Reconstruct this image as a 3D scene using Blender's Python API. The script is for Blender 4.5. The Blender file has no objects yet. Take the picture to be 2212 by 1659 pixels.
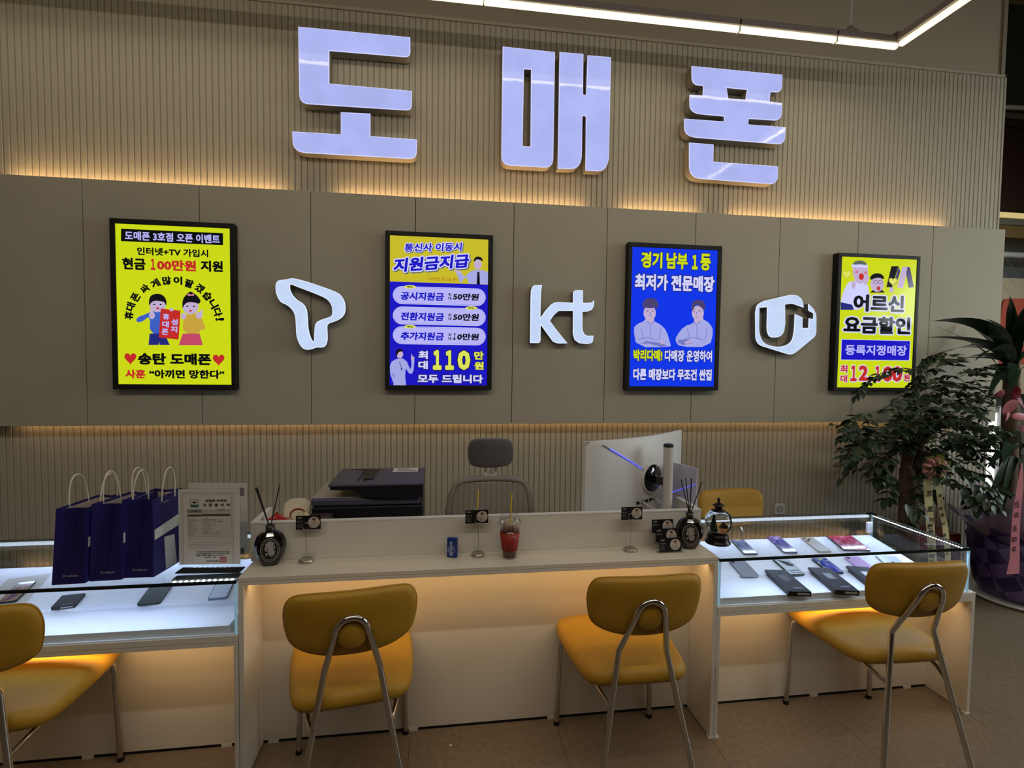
import bpy, bmesh, math, random
from mathutils import Vector, Matrix, noise
from math import pi, sin, cos, radians as R
random.seed(7)
C = bpy.context.scene.collection
S = bpy.context.scene

# ------------------------------------------------------------------ camera
F, YAW, PITCH, ROLL, H = 1118.87, 0.140169, -0.0447473, -0.0122982, 1.57
CX, CY = 1106.0, 829.5
_f = Vector((sin(YAW)*cos(PITCH), cos(YAW)*cos(PITCH), sin(PITCH)))
_r = Vector((cos(YAW), -sin(YAW), 0))
_d = -_r.cross(_f)
RT = cos(ROLL)*_r + sin(ROLL)*_d
DN = -sin(ROLL)*_r + cos(ROLL)*_d
cam = bpy.data.cameras.new('camera')
cam.sensor_width = 36; cam.lens = F/2212*36; cam.clip_start = .05
co = bpy.data.objects.new('camera', cam); C.objects.link(co)
m = Matrix((RT, -DN, -_f)).transposed().to_4x4(); m.translation = (0, 0, H)
co.matrix_world = m
S.camera = co
def ray(x, y): return RT*((x-CX)/F) + DN*((y-CY)/F) + _f
def aty(x, y, Y):                     # pixel of the photograph -> point on the plane at depth Y
    v = ray(x, y); return v*(Y/v.y) + Vector((0, 0, H))
def atz(x, y, Z):
    v = ray(x, y); return v*((Z-H)/v.z) + Vector((0, 0, H))

# ------------------------------------------------------------------ world, light, exposure
S.view_settings.view_transform = 'Standard'; S.view_settings.look = 'None'
S.view_settings.gamma = 1; S.view_settings.exposure = 0; S.view_settings.use_curve_mapping = False
w = bpy.data.worlds.new('world'); S.world = w; w.use_nodes = True
w.node_tree.nodes['Background'].inputs[0].default_value = (.75, .8, 1, 1)
w.node_tree.nodes['Background'].inputs[1].default_value = .06
S.cycles.max_bounces = 8; S.cycles.transparent_max_bounces = 16; S.cycles.diffuse_bounces = 4
S.cycles.caustics_reflective = False; S.cycles.caustics_refractive = False
S.cycles.sample_clamp_indirect = 4
def area(name, loc, sx, sy, power, col, direction, spread=180):
    l = bpy.data.lights.new(name, 'AREA'); l.shape = 'RECTANGLE'; l.size = sx; l.size_y = sy
    l.energy = power; l.color = col; l.spread = R(spread)
    o = bpy.data.objects.new(name, l); C.objects.link(o); o.location = loc
    z = -Vector(direction).normalized()
    x = Vector((1, 0, 0)) if abs(z.x) < .9 else Vector((0, 1, 0))
    x = (x - z*x.dot(z)).normalized(); y = z.cross(x)
    o.matrix_world = Matrix.Translation(loc) @ Matrix((x, y, z)).transposed().to_4x4()
    return o
WARM = (1, .62, .28); NEUT = (1, .92, .80); COOL = (.50, .645, 1)
WALL_Y, BAND_Y = 3.35, 3.25
P_AMB = 1.0
# unseen fill lights added overhead, and the suspended line lamp's own glow
area('overhead_fill_front', (1.0, .3, 3.42), 6.5, .06, 36*P_AMB, NEUT, (0, .6, -1))
area('overhead_fill_rear', (-.3, -2.0, 4.6), 6.0, .3, 22*P_AMB, NEUT, (0, .3, -1))
area('line_lamp_glow', (-.1, 2.92, 3.495), 5.6, .03, 6, (1, .88, .68), (0, .12, -1))
area('line_lamp_glow_side', (2.78, 1.5, 3.495), .035, 2.7, 4.5, (1, .88, .68), (0, 0, -1))
# warm strips behind the panel band
for x0, x1 in ((-2.4, -.93), (-.62, .93), (1.17, 1.72), (1.95, 3.62)):
    area('band_strip_upper', ((x0+x1)/2, 3.325, 2.52), x1-x0, .01, 2.3*(x1-x0), WARM, (0, .25, 1), 150)
area('band_strip_lower', (.7, 3.325, 1.212), 6.2, .01, 3.0, WARM, (0, .5, -1), 150)
# strips under the worktops
area('knee_strip_middle', (.215, 2.02, .738), 1.80, .012, 1.7, WARM, (0, .42, -1), 160)
area('knee_strip_corner', (1.76, 2.02, .512), 1.16, .012, 1.1, WARM, (0, .42, -1), 160)
area('knee_strip_far', (-1.36, 2.02, .512), 1.16, .012, 1.1, WARM, (0, .42, -1), 160)
# strips inside the glass cases
for cx0 in (1.77, -1.35):
    area('case_strip_front', (cx0, 1.985, .75), 1.14, .012, 2.0, COOL, (0, .35, -1), 170)
    area('case_strip_back', (cx0, 2.47, .745), 1.10, .012, 1.3, COOL, (0, -.35, -1), 170)
area('case_strip_side', (2.325, 2.22, .75), .012, .48, .8, COOL, (-.5, 0, -1), 170)
# daylight of the shop front beyond the wall
area('shop_front_daylight', (6.8, 1.2, 2.4), 2.0, 2.6, 62, (.84, .94, .96), (-1, .42, -.55), 130)

# ------------------------------------------------------------------ materials
MATS = {}
def lin(r, g, b):
    f = lambda c: (c/255/12.92) if c/255 <= .04045 else ((c/255+.055)/1.055)**2.4
    return (f(r), f(g), f(b), 1)
def mat(name, col, rough=.6, metal=0, bump=0, bscale=200, var=0, vscale=8, trans=0, coat=0, emit=None, es=1, alpha=1, ior=1.45, sheen=0, stretch=None):
    if name in MATS: return MATS[name]
    mt = bpy.data.materials.new(name); mt.use_nodes = True; n = mt.node_tree; p = n.nodes['Principled BSDF']
    p.inputs['Base Color'].default_value = col; p.inputs['Roughness'].default_value = rough
    p.inputs['Metallic'].default_value = metal; p.inputs['Transmission Weight'].default_value = trans
    p.inputs['Coat Weight'].default_value = coat; p.inputs['IOR'].default_value = ior
    p.inputs['Alpha'].default_value = alpha; p.inputs['Sheen Weight'].default_value = sheen
    if emit: p.inputs['Emission Color'].default_value = emit; p.inputs['Emission Strength'].default_value = es
    if var or bump:
        tc = n.nodes.new('ShaderNodeTexCoord'); mp = n.nodes.new('ShaderNodeMapping')
        n.links.new(tc.outputs['Object'], mp.inputs[0])
        if stretch: mp.inputs['Scale'].default_value = stretch
    if var:
        nz = n.nodes.new('ShaderNodeTexNoise'); nz.inputs['Scale'].default_value = vscale; nz.inputs['Detail'].default_value = 5
        n.links.new(mp.outputs[0], nz.inputs['Vector'])
        hs = n.nodes.new('ShaderNodeHueSaturation'); mr = n.nodes.new('ShaderNodeMapRange')
        mr.inputs['To Min'].default_value = 1-var; mr.inputs['To Max'].default_value = 1+var
        mr.inputs['From Min'].default_value = .3; mr.inputs['From Max'].default_value = .7
        n.links.new(nz.outputs['Fac'], mr.inputs['Value']); n.links.new(mr.outputs[0], hs.inputs['Value'])
        hs.inputs['Color'].default_value = emit if emit else col
        n.links.new(hs.outputs[0], p.inputs['Emission Color' if emit else 'Base Color'])
    if bump:
        nb = n.nodes.new('ShaderNodeTexNoise'); nb.inputs['Scale'].default_value = bscale; nb.inputs['Detail'].default_value = 4
        n.links.new(mp.outputs[0], nb.inputs['Vector'])
        bp = n.nodes.new('ShaderNodeBump'); bp.inputs['Strength'].default_value = bump; bp.inputs['Distance'].default_value = .002
        n.links.new(nb.outputs['Fac'], bp.inputs['Height']); n.links.new(bp.outputs[0], p.inputs['Normal'])
    MATS[name] = mt; return mt
def glow(name, rgb, k=1.0, gloss=.12):      # backlit print: gives off light itself, glossy sheet in front
    return mat(name, (rgb[0]/255*.08, rgb[1]/255*.08, rgb[2]/255*.08, 1), rough=gloss, emit=lin(*rgb), es=k)
def glass(name, tint=(.96, .985, .975), edge=False):
    if name in MATS: return MATS[name]
    mt = bpy.data.materials.new(name); mt.use_nodes = True; n = mt.node_tree
    for x in list(n.nodes):
        if x.type == 'BSDF_PRINCIPLED': n.nodes.remove(x)
    out = [x for x in n.nodes if x.type == 'OUTPUT_MATERIAL'][0]
    t = n.nodes.new('ShaderNodeBsdfTransparent'); t.inputs[0].default_value = (*tint, 1)
    g = n.nodes.new('ShaderNodeBsdfGlossy'); g.inputs['Roughness'].default_value = .01
    fr = n.nodes.new('ShaderNodeFresnel'); fr.inputs[0].default_value = 1.45
    ge = n.nodes.new('ShaderNodeNewGeometry'); mr = n.nodes.new('ShaderNodeMapRange')   # same IOR from either side of the thin pane
    mr.inputs['To Min'].default_value = 1.45; mr.inputs['To Max'].default_value = 1/1.45
    n.links.new(ge.outputs['Backfacing'], mr.inputs['Value']); n.links.new(mr.outputs[0], fr.inputs[0])
    mx = n.nodes.new('ShaderNodeMixShader')
    n.links.new(fr.outputs[0], mx.inputs[0]); n.links.new(t.outputs[0], mx.inputs[1]); n.links.new(g.outputs[0], mx.inputs[2])
    n.links.new(mx.outputs[0], out.inputs[0]); MATS[name] = mt; return mt

M_rib = mat('fluted_board', lin(180, 172, 152), .7, bump=.25, bscale=90)
M_band = mat('taupe_panel', lin(176, 168, 148), .75, bump=.12, bscale=260, var=.03, vscale=3)
M_paint = mat('taupe_paint', lin(168, 155, 134), .85, bump=.1, bscale=120)
M_mel = mat('white_melamine', lin(214, 208, 196), .38, bump=.05, bscale=300, stretch=(1, 8, 8))
M_meltop = mat('worktop_melamine', lin(214, 205, 186), .30, bump=.04, bscale=300)
M_dark = mat('dark_gap', lin(12, 11, 10), .8)
M_must = mat('mustard_leather', lin(176, 132, 34), .5, bump=.35, bscale=420, var=.05, vscale=14)
M_chrome = mat('chrome', (.62, .60, .58, 1), .12, metal=1)
M_alug = mat('grey_aluminium', lin(132, 122, 116), .45)
M_steel = mat('nickel', (.55, .52, .47, 1), .22, metal=1)
M_black = mat('black_plastic', lin(18, 18, 20), .45, bump=.1)
M_blackm = mat('matt_black_frame', lin(7, 7, 8), .6)
M_rubber = mat('black_rubber', lin(14, 13, 13), .8)
M_floor = mat('tile_vinyl', lin(120, 106, 88), .45, bump=.35, bscale=90, var=.16, vscale=45)
M_white = mat('white_board', lin(232, 232, 236), .45, bump=.06, bscale=220)
M_whitep = mat('white_plastic', lin(214, 212, 206), .35)
M_paper = mat('white_paper', lin(206, 200, 192), .8)
M_ink = mat('ink', lin(40, 38, 38), .8)
M_inkg = mat('grey_ink', lin(120, 116, 110), .8)
M_glass = glass('clear_glass')
M_edge = mat('glass_edge', lin(16, 30, 30), .1)
M_edgel = mat('glowing_glass_edge', lin(150, 190, 200), .12, emit=lin(150, 190, 215), es=.35)  # case light put into the pane edges as a weak glow
M_alu = mat('white_aluminium', lin(226, 232, 240), .35, metal=0)
M_ledw = mat('led_white', (1, 1, 1, 1), .5, emit=(.85, .93, 1, 1), es=9)
M_ledbar = mat('led_bar_diffuser', (1, 1, 1, 1), .5, emit=lin(205, 222, 250), es=1.0)

# ------------------------------------------------------------------ mesh helpers
class MB:
    def __init__(s): s.bm = bmesh.new(); s.sm = []
    def box(s, x0, x1, y0, y1, z0, z1, bev=0, mi=0, seg=2):
        b = bmesh.new(); bmesh.ops.create_cube(b, size=1)
        for v in b.verts:
            v.co = Vector(((x0+x1)/2 + v.co.x*(x1-x0), (y0+y1)/2 + v.co.y*(y1-y0), (z0+z1)/2 + v.co.z*(z1-z0)))
        if bev: bmesh.ops.bevel(b, geom=b.edges[:], offset=bev, segments=seg, profile=.5, affect='EDGES')
        for f in b.faces: f.material_index = mi
        s.merge(b); return s
    def merge(s, b):
        me = bpy.data.meshes.new('t'); b.to_mesh(me); b.free(); s.bm.from_mesh(me); bpy.data.meshes.remove(me)
    def faces(s, vs, fs, smooth=False, mi=0):
        V = [s.bm.verts.new(v) for v in vs]
        for f in fs:
            try: q = s.bm.faces.new([V[i] for i in f]); q.smooth = smooth; q.material_index = mi
            except ValueError: pass
        return s
    def tube(s, pts, r, n=10, caps=True, mi=0):
        pts = [Vector(p) for p in pts]; k = len(pts); rr = r if isinstance(r, (list, tuple)) else [r]*k
        t0 = (pts[1]-pts[0]).normalized(); u = t0.orthogonal().normalized(); vs = []; 
        for i, p in enumerate(pts):
            t = (pts[min(i+1, k-1)]-pts[max(i-1, 0)]).normalized()
            u = (u - t*u.dot(t)).normalized(); v = t.cross(u)
            vs += [p + (u*cos(2*pi*j/n) + v*sin(2*pi*j/n))*rr[i] for j in range(n)]
        fs = [(i*n+j, i*n+(j+1) % n, (i+1)*n+(j+1) % n, (i+1)*n+j) for i in range(k-1) for j in range(n)]
        s.faces(vs, fs, True, mi)
        if caps:
            s.faces(vs[:n], [tuple(range(n))[::-1]], False, mi); s.faces(vs[-n:], [tuple(range(n))], False, mi)
        return s
    def lathe(s, prof, c=(0, 0, 0), n=28, mi=0, smooth=True, squash=1):
        c = Vector(c)
        vs = [c + Vector((r*cos(2*pi*j/n), r*sin(2*pi*j/n)*squash, z)) for r, z in prof for j in range(n)]
        k = len(prof)
        s.faces(vs, [(i*n+j, i*n+(j+1) % n, (i+1)*n+(j+1) % n, (i+1)*n+j) for i in range(k-1) for j in range(n)], smooth, mi)
        return s
    def sphere(s, c, r, n=16, mi=0, sc=(1, 1, 1)):
        pr = [(sin(pi*i/n)*r, -cos(pi*i/n)*r) for i in range(n+1)]
        pr = [(max(a, 1e-5), z) for a, z in pr]; c = Vector(c)
        vs = [c + Vector((a*cos(2*pi*j/n)*sc[0], a*sin(2*pi*j/n)*sc[1], z*sc[2])) for a, z in pr for j in range(n)]
        s.faces(vs, [(i*n+j, i*n+(j+1) % n, (i+1)*n+(j+1) % n, (i+1)*n+j) for i in range(n) for j in range(n)], True, mi)
        return s
    def prism(s, pts, y0, y1, mi=0):           # pts: (x, z) outline, extruded along y
        n = len(pts)
        vs = [(x, y0, z) for x, z in pts] + [(x, y1, z) for x, z in pts]
        s.faces(vs, [tuple(range(n)), tuple(range(n, 2*n))[::-1]] + [(i, (i+1) % n + 0, (i+1) % n + n, i+n) for i in range(n)], False, mi)
        return s
    def xf(s, M): s.bm.transform(M); return s
    def build(s, name, m, parent=None, loc=None):
        bmesh.ops.recalc_face_normals(s.bm, faces=s.bm.faces[:]) if len(s.bm.faces) < 60000 else None
        me = bpy.data.meshes.new(name); s.bm.to_mesh(me); s.bm.free()
        for q in (m if isinstance(m, (list, tuple)) else [m]): me.materials.append(q)
        o = bpy.data.objects.new(name, me); C.objects.link(o)
        if parent: o.parent = parent
        if loc: o.location = loc
        return o
def thing(name, label, cat, loc=(0, 0, 0), rz=0, group=None):
    o = bpy.data.objects.new(name, None); C.objects.link(o); o.empty_display_size = .05
    o.location = loc; o.rotation_euler = (0, 0, rz); return tag(o, label, cat, group)
def tag(o, label, cat, group=None):
    o['label'] = label; o['category'] = cat
    if group: o['group'] = group
    return o
def struct(o): o['kind'] = 'structure'; return o
def stuff(o): o['kind'] = 'stuff'; return o
def copy_tree(o, parent=None):
    kids = KIDS.get(o.name, None)
    c = o.copy(); C.objects.link(c)
    if parent: c.parent = parent
    for ch in list(o.children): copy_tree(ch, c)
    return c
KIDS = {}
def smooth_closed(pts, it=3):
    for _ in range(it):
        q = []
        for i in range(len(pts)):
            a, b = pts[i], pts[(i+1) % len(pts)]
            q += [(a[0]*.75+b[0]*.25, a[1]*.75+b[1]*.25), (a[0]*.25+b[0]*.75, a[1]*.25+b[1]*.75)]
        pts = q
    return pts
def rounded(pts):                              # (x, z[, r]) -> outline with rounded corners where r is given
    out = []; n = len(pts)
    for i, p in enumerate(pts):
        r = p[2] if len(p) > 2 else 0
        P = Vector(p[:2])
        if not r: out.append(tuple(P)); continue
        a = Vector(pts[i-1][:2])-P; b = Vector(pts[(i+1) % n][:2])-P
        ra = min(r, a.length*.49); rb = min(r, b.length*.49)
        A = P+a.normalized()*ra; B = P+b.normalized()*rb
        for k in range(7):
            t = k/6; out.append(tuple(A*(1-t)**2 + P*2*t*(1-t) + B*t*t))
    return out
def cushion(outline, th, bend=None, rings=((1, .0), (.985, .42), (.95, .75), (.88, .95), (.6, 1.05), (.25, 1.1))):
    """pad in the (u, v) plane with thickness along w; returns verts, faces"""
    n = len(outline); cx = sum(p[0] for p in outline)/n; cz = sum(p[1] for p in outline)/n
    vs = []; fs = []; seq = [(k, -w) for k, w in reversed(rings)] + [(k, w) for k, w in rings[1:]]
    for k, w in seq:
        for x, z in outline:
            X = cx+(x-cx)*k; Z = cz+(z-cz)*k; W = w*th/2
            if bend: W += bend(X, Z)
            vs.append((X, W, Z))
    L = len(seq)
    for i in range(L-1):
        for j in range(n): fs.append((i*n+j, i*n+(j+1) % n, (i+1)*n+(j+1) % n, (i+1)*n+j))
    fs.append(tuple(range(n))[::-1]); fs.append(tuple(range((L-1)*n, L*n)))
    return vs, fs

# ---- lettering: Blender's built-in font made into thin flat meshes, fitted to a box
_tc = {}
def text_mesh(s, res=2):
    if s in _tc: return _tc[s]
    cu = bpy.data.curves.new('txt', 'FONT'); cu.body = s; cu.resolution_u = res; cu.size = 1; cu.space_line = .92
    o = bpy.data.objects.new('txt', cu); C.objects.link(o); bpy.context.view_layer.update()
    me = bpy.data.meshes.new_from_object(o.evaluated_get(bpy.context.evaluated_depsgraph_get()))
    bpy.data.objects.remove(o); bpy.data.curves.remove(cu)
    vs = [tuple(v.co) for v in me.vertices]; fs = [tuple(p.vertices) for p in me.polygons]
    xs = [v[0] for v in vs] or [0, 1]; ys = [v[1] for v in vs] or [0, 1]
    bpy.data.meshes.remove(me); _tc[s] = (vs, fs, min(xs), max(xs), min(ys), max(ys)); return _tc[s]
def text_fit(s, org, ux, uz, width, height, m, parent, name='lettering', bold=.02, grow=0, shear=0):
    """org: lower-left corner; ux, uz: unit directions; fitted to width x height; bold: how far the strokes are thickened"""
    v0, f0, a0, a1, b0, b1 = text_mesh(s)
    sx = width/(a1-a0+2*bold); sz = height/(b1-b0+2*bold); org = Vector(org); ux = Vector(ux); uz = Vector(uz)
    g = bold+grow; k = 1 if g < .006 else (8 if not grow else 10)
    offs = [(0, 0)]+([(g*cos(2*pi*(i+.5)/k), g*sin(2*pi*(i+.5)/k)) for i in range(k)] if k > 1 else [])
    if grow > .05: offs += [(g*.55*cos(2*pi*i/6), g*.55*sin(2*pi*i/6)) for i in range(6)]
    vs = []; fs = []; n = len(v0); nn_ = ux.cross(uz).normalized()
    for q, (dx, dy) in enumerate(offs):
        vs += [tuple(org + nn_*(q*4e-6) + ux*((x+dx-a0+bold)*sx + shear*(y+dy-b0+bold)*sz) + uz*((y+dy-b0+bold)*sz)) for x, y, z in v0]
        fs += [tuple(a+q*n for a in f) for f in f0]
    me = bpy.data.meshes.new(name); me.from_pydata(vs, [], fs); me.materials.append(m)
    o = bpy.data.objects.new(name, me); C.objects.link(o)
    if parent: o.parent = parent
    return o
class Sheet:
    """a flat print on the plane y = Y; positions are read off a crop of the photograph (origin, scale)"""
    def __init__(s, ox, oy, k, Y): s.ox, s.oy, s.k, s.Y = ox, oy, k, Y; s.lay = 0
    def p(s, x, y): return aty(s.ox+x/s.k, s.oy+y/s.k, s.Y)
    def xz(s, x, y): q = s.p(x, y); return (q.x, q.z)
    def up(s): s.lay += .00008; return s.Y-s.lay
    def poly(s, pts, m, parent, name, soft=0):
        y = s.up(); q = [s.xz(*a) for a in pts]
        if soft: q = smooth_closed(q, soft)
        return MB().faces([(a, y, b) for a, b in q], [tuple(range(len(q)))]).build(name, m, parent)
    def ell(s, x, y, rx, ry, m, parent, name='dot', n=20):
        return s.poly([(x+rx*cos(2*pi*i/n), y+ry*sin(2*pi*i/n)) for i in range(n)], m, parent, name)
    def text(s, t, x0, x1, yt, yb, m, parent, bold=.03, out=None, grow=.03, shear=0, rise=0):
        a = s.p(x0, yb); b = s.p(x1, yb); c = s.p(x0, yt); W = b.x-a.x; Hh = c.z-a.z
        ux = Vector((cos(rise), 0, sin(rise))); uz = Vector((-sin(rise), 0, cos(rise)))
        if out:
            for mm, g, dx in (out if isinstance(out, list) else [(out, grow, 0)]):
                y = s.up(); text_fit(t, (a.x+dx, y, a.z-dx), ux, uz, W, Hh, mm, parent, 'lettering_outline', bold, g, shear)
        y = s.up(); return text_fit(t, (a.x, y, a.z), ux, uz, W, Hh, m, parent, 'lettering', bold, 0, shear)
    def glyph(s, t, x, y, size, ang, m, parent, bold=.05):
        c = s.p(x, y); e = s.p(x+size, y).x-c.x; yy = s.up()
        ux = Vector((cos(ang), 0, sin(ang))); uz = Vector((-sin(ang), 0, cos(ang)))
        o = Vector((c.x, yy, c.z)) - ux*e/2 - uz*e/2
        return text_fit(t, o, ux, uz, e*(.35 if t == '!' else 1), e, m, parent, 'lettering', bold)

# ================================================================== THE SETTING
X0, X1 = -2.75, 4.09           # fluted wall
# floor with its vinyl tiles
fl = struct(MB().box(-4, 8, -4, 6.5, -.1, -.004).build('floor', M_dark))
P = .622
tm = MB().box(-P/2+.0008, P/2-.0008, -P/2+.0008, P/2-.0008, -.004, 0).bm
tme = bpy.data.meshes.new('tile'); tm.to_mesh(tme); tm.free(); tme.materials.append(M_floor)
for i in range(-5, 12):
    for j in range(-1, 10):
        t = bpy.data.objects.new('tile', tme); C.objects.link(t); t.parent = fl
        t.location = (-.111+P*(i+.5), 1.55+P*(j-2.5), 0)
# plain wall above and behind the fluted boards
wb = MB(); wb.box(-4, 4.055, WALL_Y+.012, WALL_Y+.13, 0, 5.2)
wall = struct(wb.build('wall_back', M_paint))
RP = .0357; nrib = int((X1-X0)/RP)
sl = MB()
hw = RP*.41; hz = 3.62/2
sl.faces([(a, b, c) for c in (-hz, hz) for a, b in ((-RP/2, 0), (-hw-.002, 0), (-hw+.0015, -.007), (hw-.0015, -.007), (hw+.002, 0), (RP/2, 0))],
         [(i, i+1, i+7, i+6) for i in range(5)])
sme = bpy.data.meshes.new('slat'); sl.bm.to_mesh(sme); sl.bm.free(); sme.materials.append(M_rib)
for i in range(nrib):
    t = bpy.data.objects.new('slat', sme); C.objects.link(t); t.parent = wall
    t.location = (X1-RP*(i+.5), WALL_Y+.009, .06+hz)
MB().box(X0, X1+.012, WALL_Y-.002, WALL_Y+.013, 3.685, 3.703).build('cap_rail', M_rib, wall)
MB().box(X1-.002, X1+.012, WALL_Y-.002, WALL_Y+.02, .0, 3.70).build('end_rail', M_rib, wall)
struct(MB().box(4.055, 4.085, WALL_Y+.0, WALL_Y+.16, 3.705, 5.2).build('trim_2', mat('pale_trim', lin(150, 140, 124), .7)))
struct(MB().box(X0-.3, 4.0, WALL_Y-.006, WALL_Y+.011, 0, .06, .002).build('baseboard_back', M_rib))
# taupe panel band standing proud of the fluted wall
BZ0, BZ1 = H-.1232*BAND_Y, H+.3042*BAND_Y
band = struct(MB().box(-2.7, 4.03, BAND_Y+.016, BAND_Y+.02, BZ0+.001, BZ1-.001).build('trim_1', M_dark))
seams = [-.6105, -.423, -.234, -.0455, .141, .3275, .513, .699, .880, 1.061]
xs = [-2.65]+[s*BAND_Y for s in seams]+[1.243*BAND_Y]
for a, b in zip(xs, xs[1:]):
    MB().box(a+.0018, b-.0018, BAND_Y, BAND_Y+.018, BZ0, BZ1, .0012, seg=1).build('panel', M_band, band)
for x in (-2.5, -1, .5, 2, 3.5):
    MB().box(x, x+.04, BAND_Y+.02, WALL_Y, BZ0+.1, BZ1-.08).build('batten', M_dark, band)
# the two warm strips' housings (lit from the lamps listed at the top)
# ceiling, side walls and front of the shop
struct(MB().box(-4, 8, -4, 6.5, 5.2, 5.3).build('ceiling', M_paint))
struct(MB().box(-4.1, -4, -4, 3.5, 0, 5.2).build('wall_left', M_paint))
struct(MB().box(-4, 8, -4.1, -4, 0, 5.2).build('wall_front', M_paint))
struct(MB().box(8, 8.1, -4, 6.5, 0, 5.2).build('wall_right', M_paint))
# passage beyond the end of the wall
M_slate = mat('dark_slate_glass', lin(74, 84, 78), .25)
M_brown = mat('dark_brown_glass', lin(62, 44, 38), .3)
struct(MB().box(4.02, 8, 4.75, 4.85, 0, 5.2).build('wall_far', mat('grey_wall', lin(120, 118, 112), .8)))
wn = struct(MB().box(4.3, 7.5, 4.60, 4.66, 4.12, 5.19).build('window_1', M_slate))
MB().box(4.3, 7.5, 4.56, 4.67, 4.06, 4.12, .004).build('window_frame', mat('pale_frame', lin(130, 126, 116), .5), wn)
wn2 = struct(MB().box(4.3, 7.5, 4.60, 4.66, 3.17, 4.00).build('window_2', M_brown))
MB().box(4.3, 7.5, 4.55, 4.67, 3.99, 4.045, .004).build('window_frame', mat('dark_frame', lin(52, 46, 42), .5), wn2)
MB().box(6.02, 6.05, 4.58, 4.60, 3.17, 4.0).build('mullion', M_dark, wn2)
lt = thing('sign_band', 'pale lit strip over a mustard fascia beyond the wall end', 'sign', (5.9, 4.38, 2.85))
MB().box(-1.7, 1.6, .0, .05, .17, .22, .003).build('lit_edge', mat('lit_yellow', (.8, .7, .4, 1), .5, emit=lin(170, 150, 90), es=1), lt)
MB().box(-1.7, 1.6, .0, .04, .10, .165, .003).build('fascia', mat('sage_board', lin(112, 108, 84), .6), lt)
MB().box(-1.7, 1.6, .0, .05, -.02, .095, .003).build('lower_fascia', mat('ochre_board', lin(120, 90, 20), .6), lt)
pp = tag(MB().tube([(5.0, 4.45, 5.19), (5.0, 4.45, 4.2), (5.02, 4.45, 4.12), (5.08, 4.45, 4.08), (7.4, 4.45, 4.2)], .022, 10).build('conduit', M_whitep),
         'pale conduit bending along the dark upper window beyond the wall', 'pipe')
pp2 = tag(MB().tube([(5.26, 4.5, 2.80), (5.30, 4.5, 2.72), (5.38, 4.5, 2.69), (7.4, 4.5, 2.70)], .03, 10).build('conduit', M_whitep),
          'pale conduit curling under the mustard fascia', 'pipe')
tag(MB().box(4.6, 7.4, 4.62, 4.74, 2.46, 2.60, .004).build('metal_beam', mat('grey_beam', lin(96, 98, 98), .5)), 'grey horizontal beam above the cream poster', 'beam')
# poster with rays beside the wall end
po = thing('sunburst_poster', 'cream poster with fine rays and a coral card beyond the wall end', 'poster', (0, 0, 0))
MB().box(4.9, 6.6, 4.44, 4.46, 1.3, 2.45, .002).build('board', mat('cream_print', lin(198, 182, 150), .7), po)
rb = MB()
for k in range(16):
    a = 1.7+k*.12; c0 = Vector((6.2, 4.437, 1.9)); d = Vector((cos(a), 0, sin(a))); u = Vector((-d.z, 0, d.x))
    rb.faces([c0+d*.55, c0+d*1.0-u*.0015, c0+d*1.0+u*.0015], [(0, 1, 2)])
stuff(rb.build('rays', mat('tan_ink', lin(150, 130, 96), .8), po))
MB().prism(rounded([(5.52, 2.24, .05), (6.5, 2.29, .05), (6.5, 1.60, .05), (5.45, 1.60, .05)]), 4.425, 4.436).build('card', mat('coral_print', lin(196, 84, 60), .7), po)
MB().prism(rounded([(5.55, 1.95, .04), (5.9, 1.99, .04), (5.9, 1.80, .04), (5.55, 1.78, .04)]), 4.418, 4.424).build('picture', mat('grey_print', lin(110, 100, 90), .6), po)
struct(MB().box(4.445, 4.62, 3.55, 3.62, 0, 1.25).build('trim_3', mat('white_column', lin(205, 205, 205), .6)))
wd = struct(MB().box(4.36, 4.44, 3.56, 3.58, .35, 1.20).build('window_3', mat('daylit_slit', (.9, .95, 1, 1), .5, emit=lin(235, 235, 225), es=1.0)))

# ================================================================== LIT LETTERS AND SIGNS
M_face = mat('lavender_acrylic', (.02, .02, .03, 1), rough=.06, emit=lin(172, 181, 240), es=1.0, var=.07, vscale=5, bump=.9, bscale=3.5)
M_rim = mat('pale_acrylic_rim', (.1, .1, .1, 1), rough=.2, emit=lin(205, 208, 250), es=1.0)
M_side = mat('letter_return', lin(150, 142, 126), .5)
M_signf = mat('ice_acrylic', (.02, .02, .03, 1), rough=.08, emit=lin(196, 214, 246), es=1.0, var=.06, vscale=9)
M_signr = mat('ice_rim', (.1, .1, .1, 1), rough=.2, emit=lin(225, 236, 250), es=1.0)
M_signs = mat('sign_return', lin(120, 120, 116), .5)
def curve_solid(name, loops, y0, y1, m, parent, offset=0):
    cu = bpy.data.curves.new(name, 'CURVE'); cu.dimensions = '2D'; cu.fill_mode = 'BOTH'
    cu.extrude = abs(y1-y0)/2; cu.offset = offset
    for lp in loops:
        sp = cu.splines.new('POLY'); sp.points.add(len(lp)-1); sp.use_cyclic_u = True
        for i, (x, z) in enumerate(lp): sp.points[i].co = (x, z, 0, 1)
    o = bpy.data.objects.new(name, cu); C.objects.link(o); bpy.context.view_layer.update()
    me = bpy.data.meshes.new_from_object(o.evaluated_get(bpy.context.evaluated_depsgraph_get()))
    bpy.data.objects.remove(o); me.name = name
    me.transform(Matrix.Translation((0, (y0+y1)/2, 0)) @ Matrix.Rotation(pi/2, 4, 'X'))
    for q in me.polygons: q.use_smooth = False
    me.materials.clear(); me.materials.append(m)
    o = bpy.data.objects.new(name, me); C.objects.link(o)
    if parent: o.parent = parent
    return o
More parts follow.
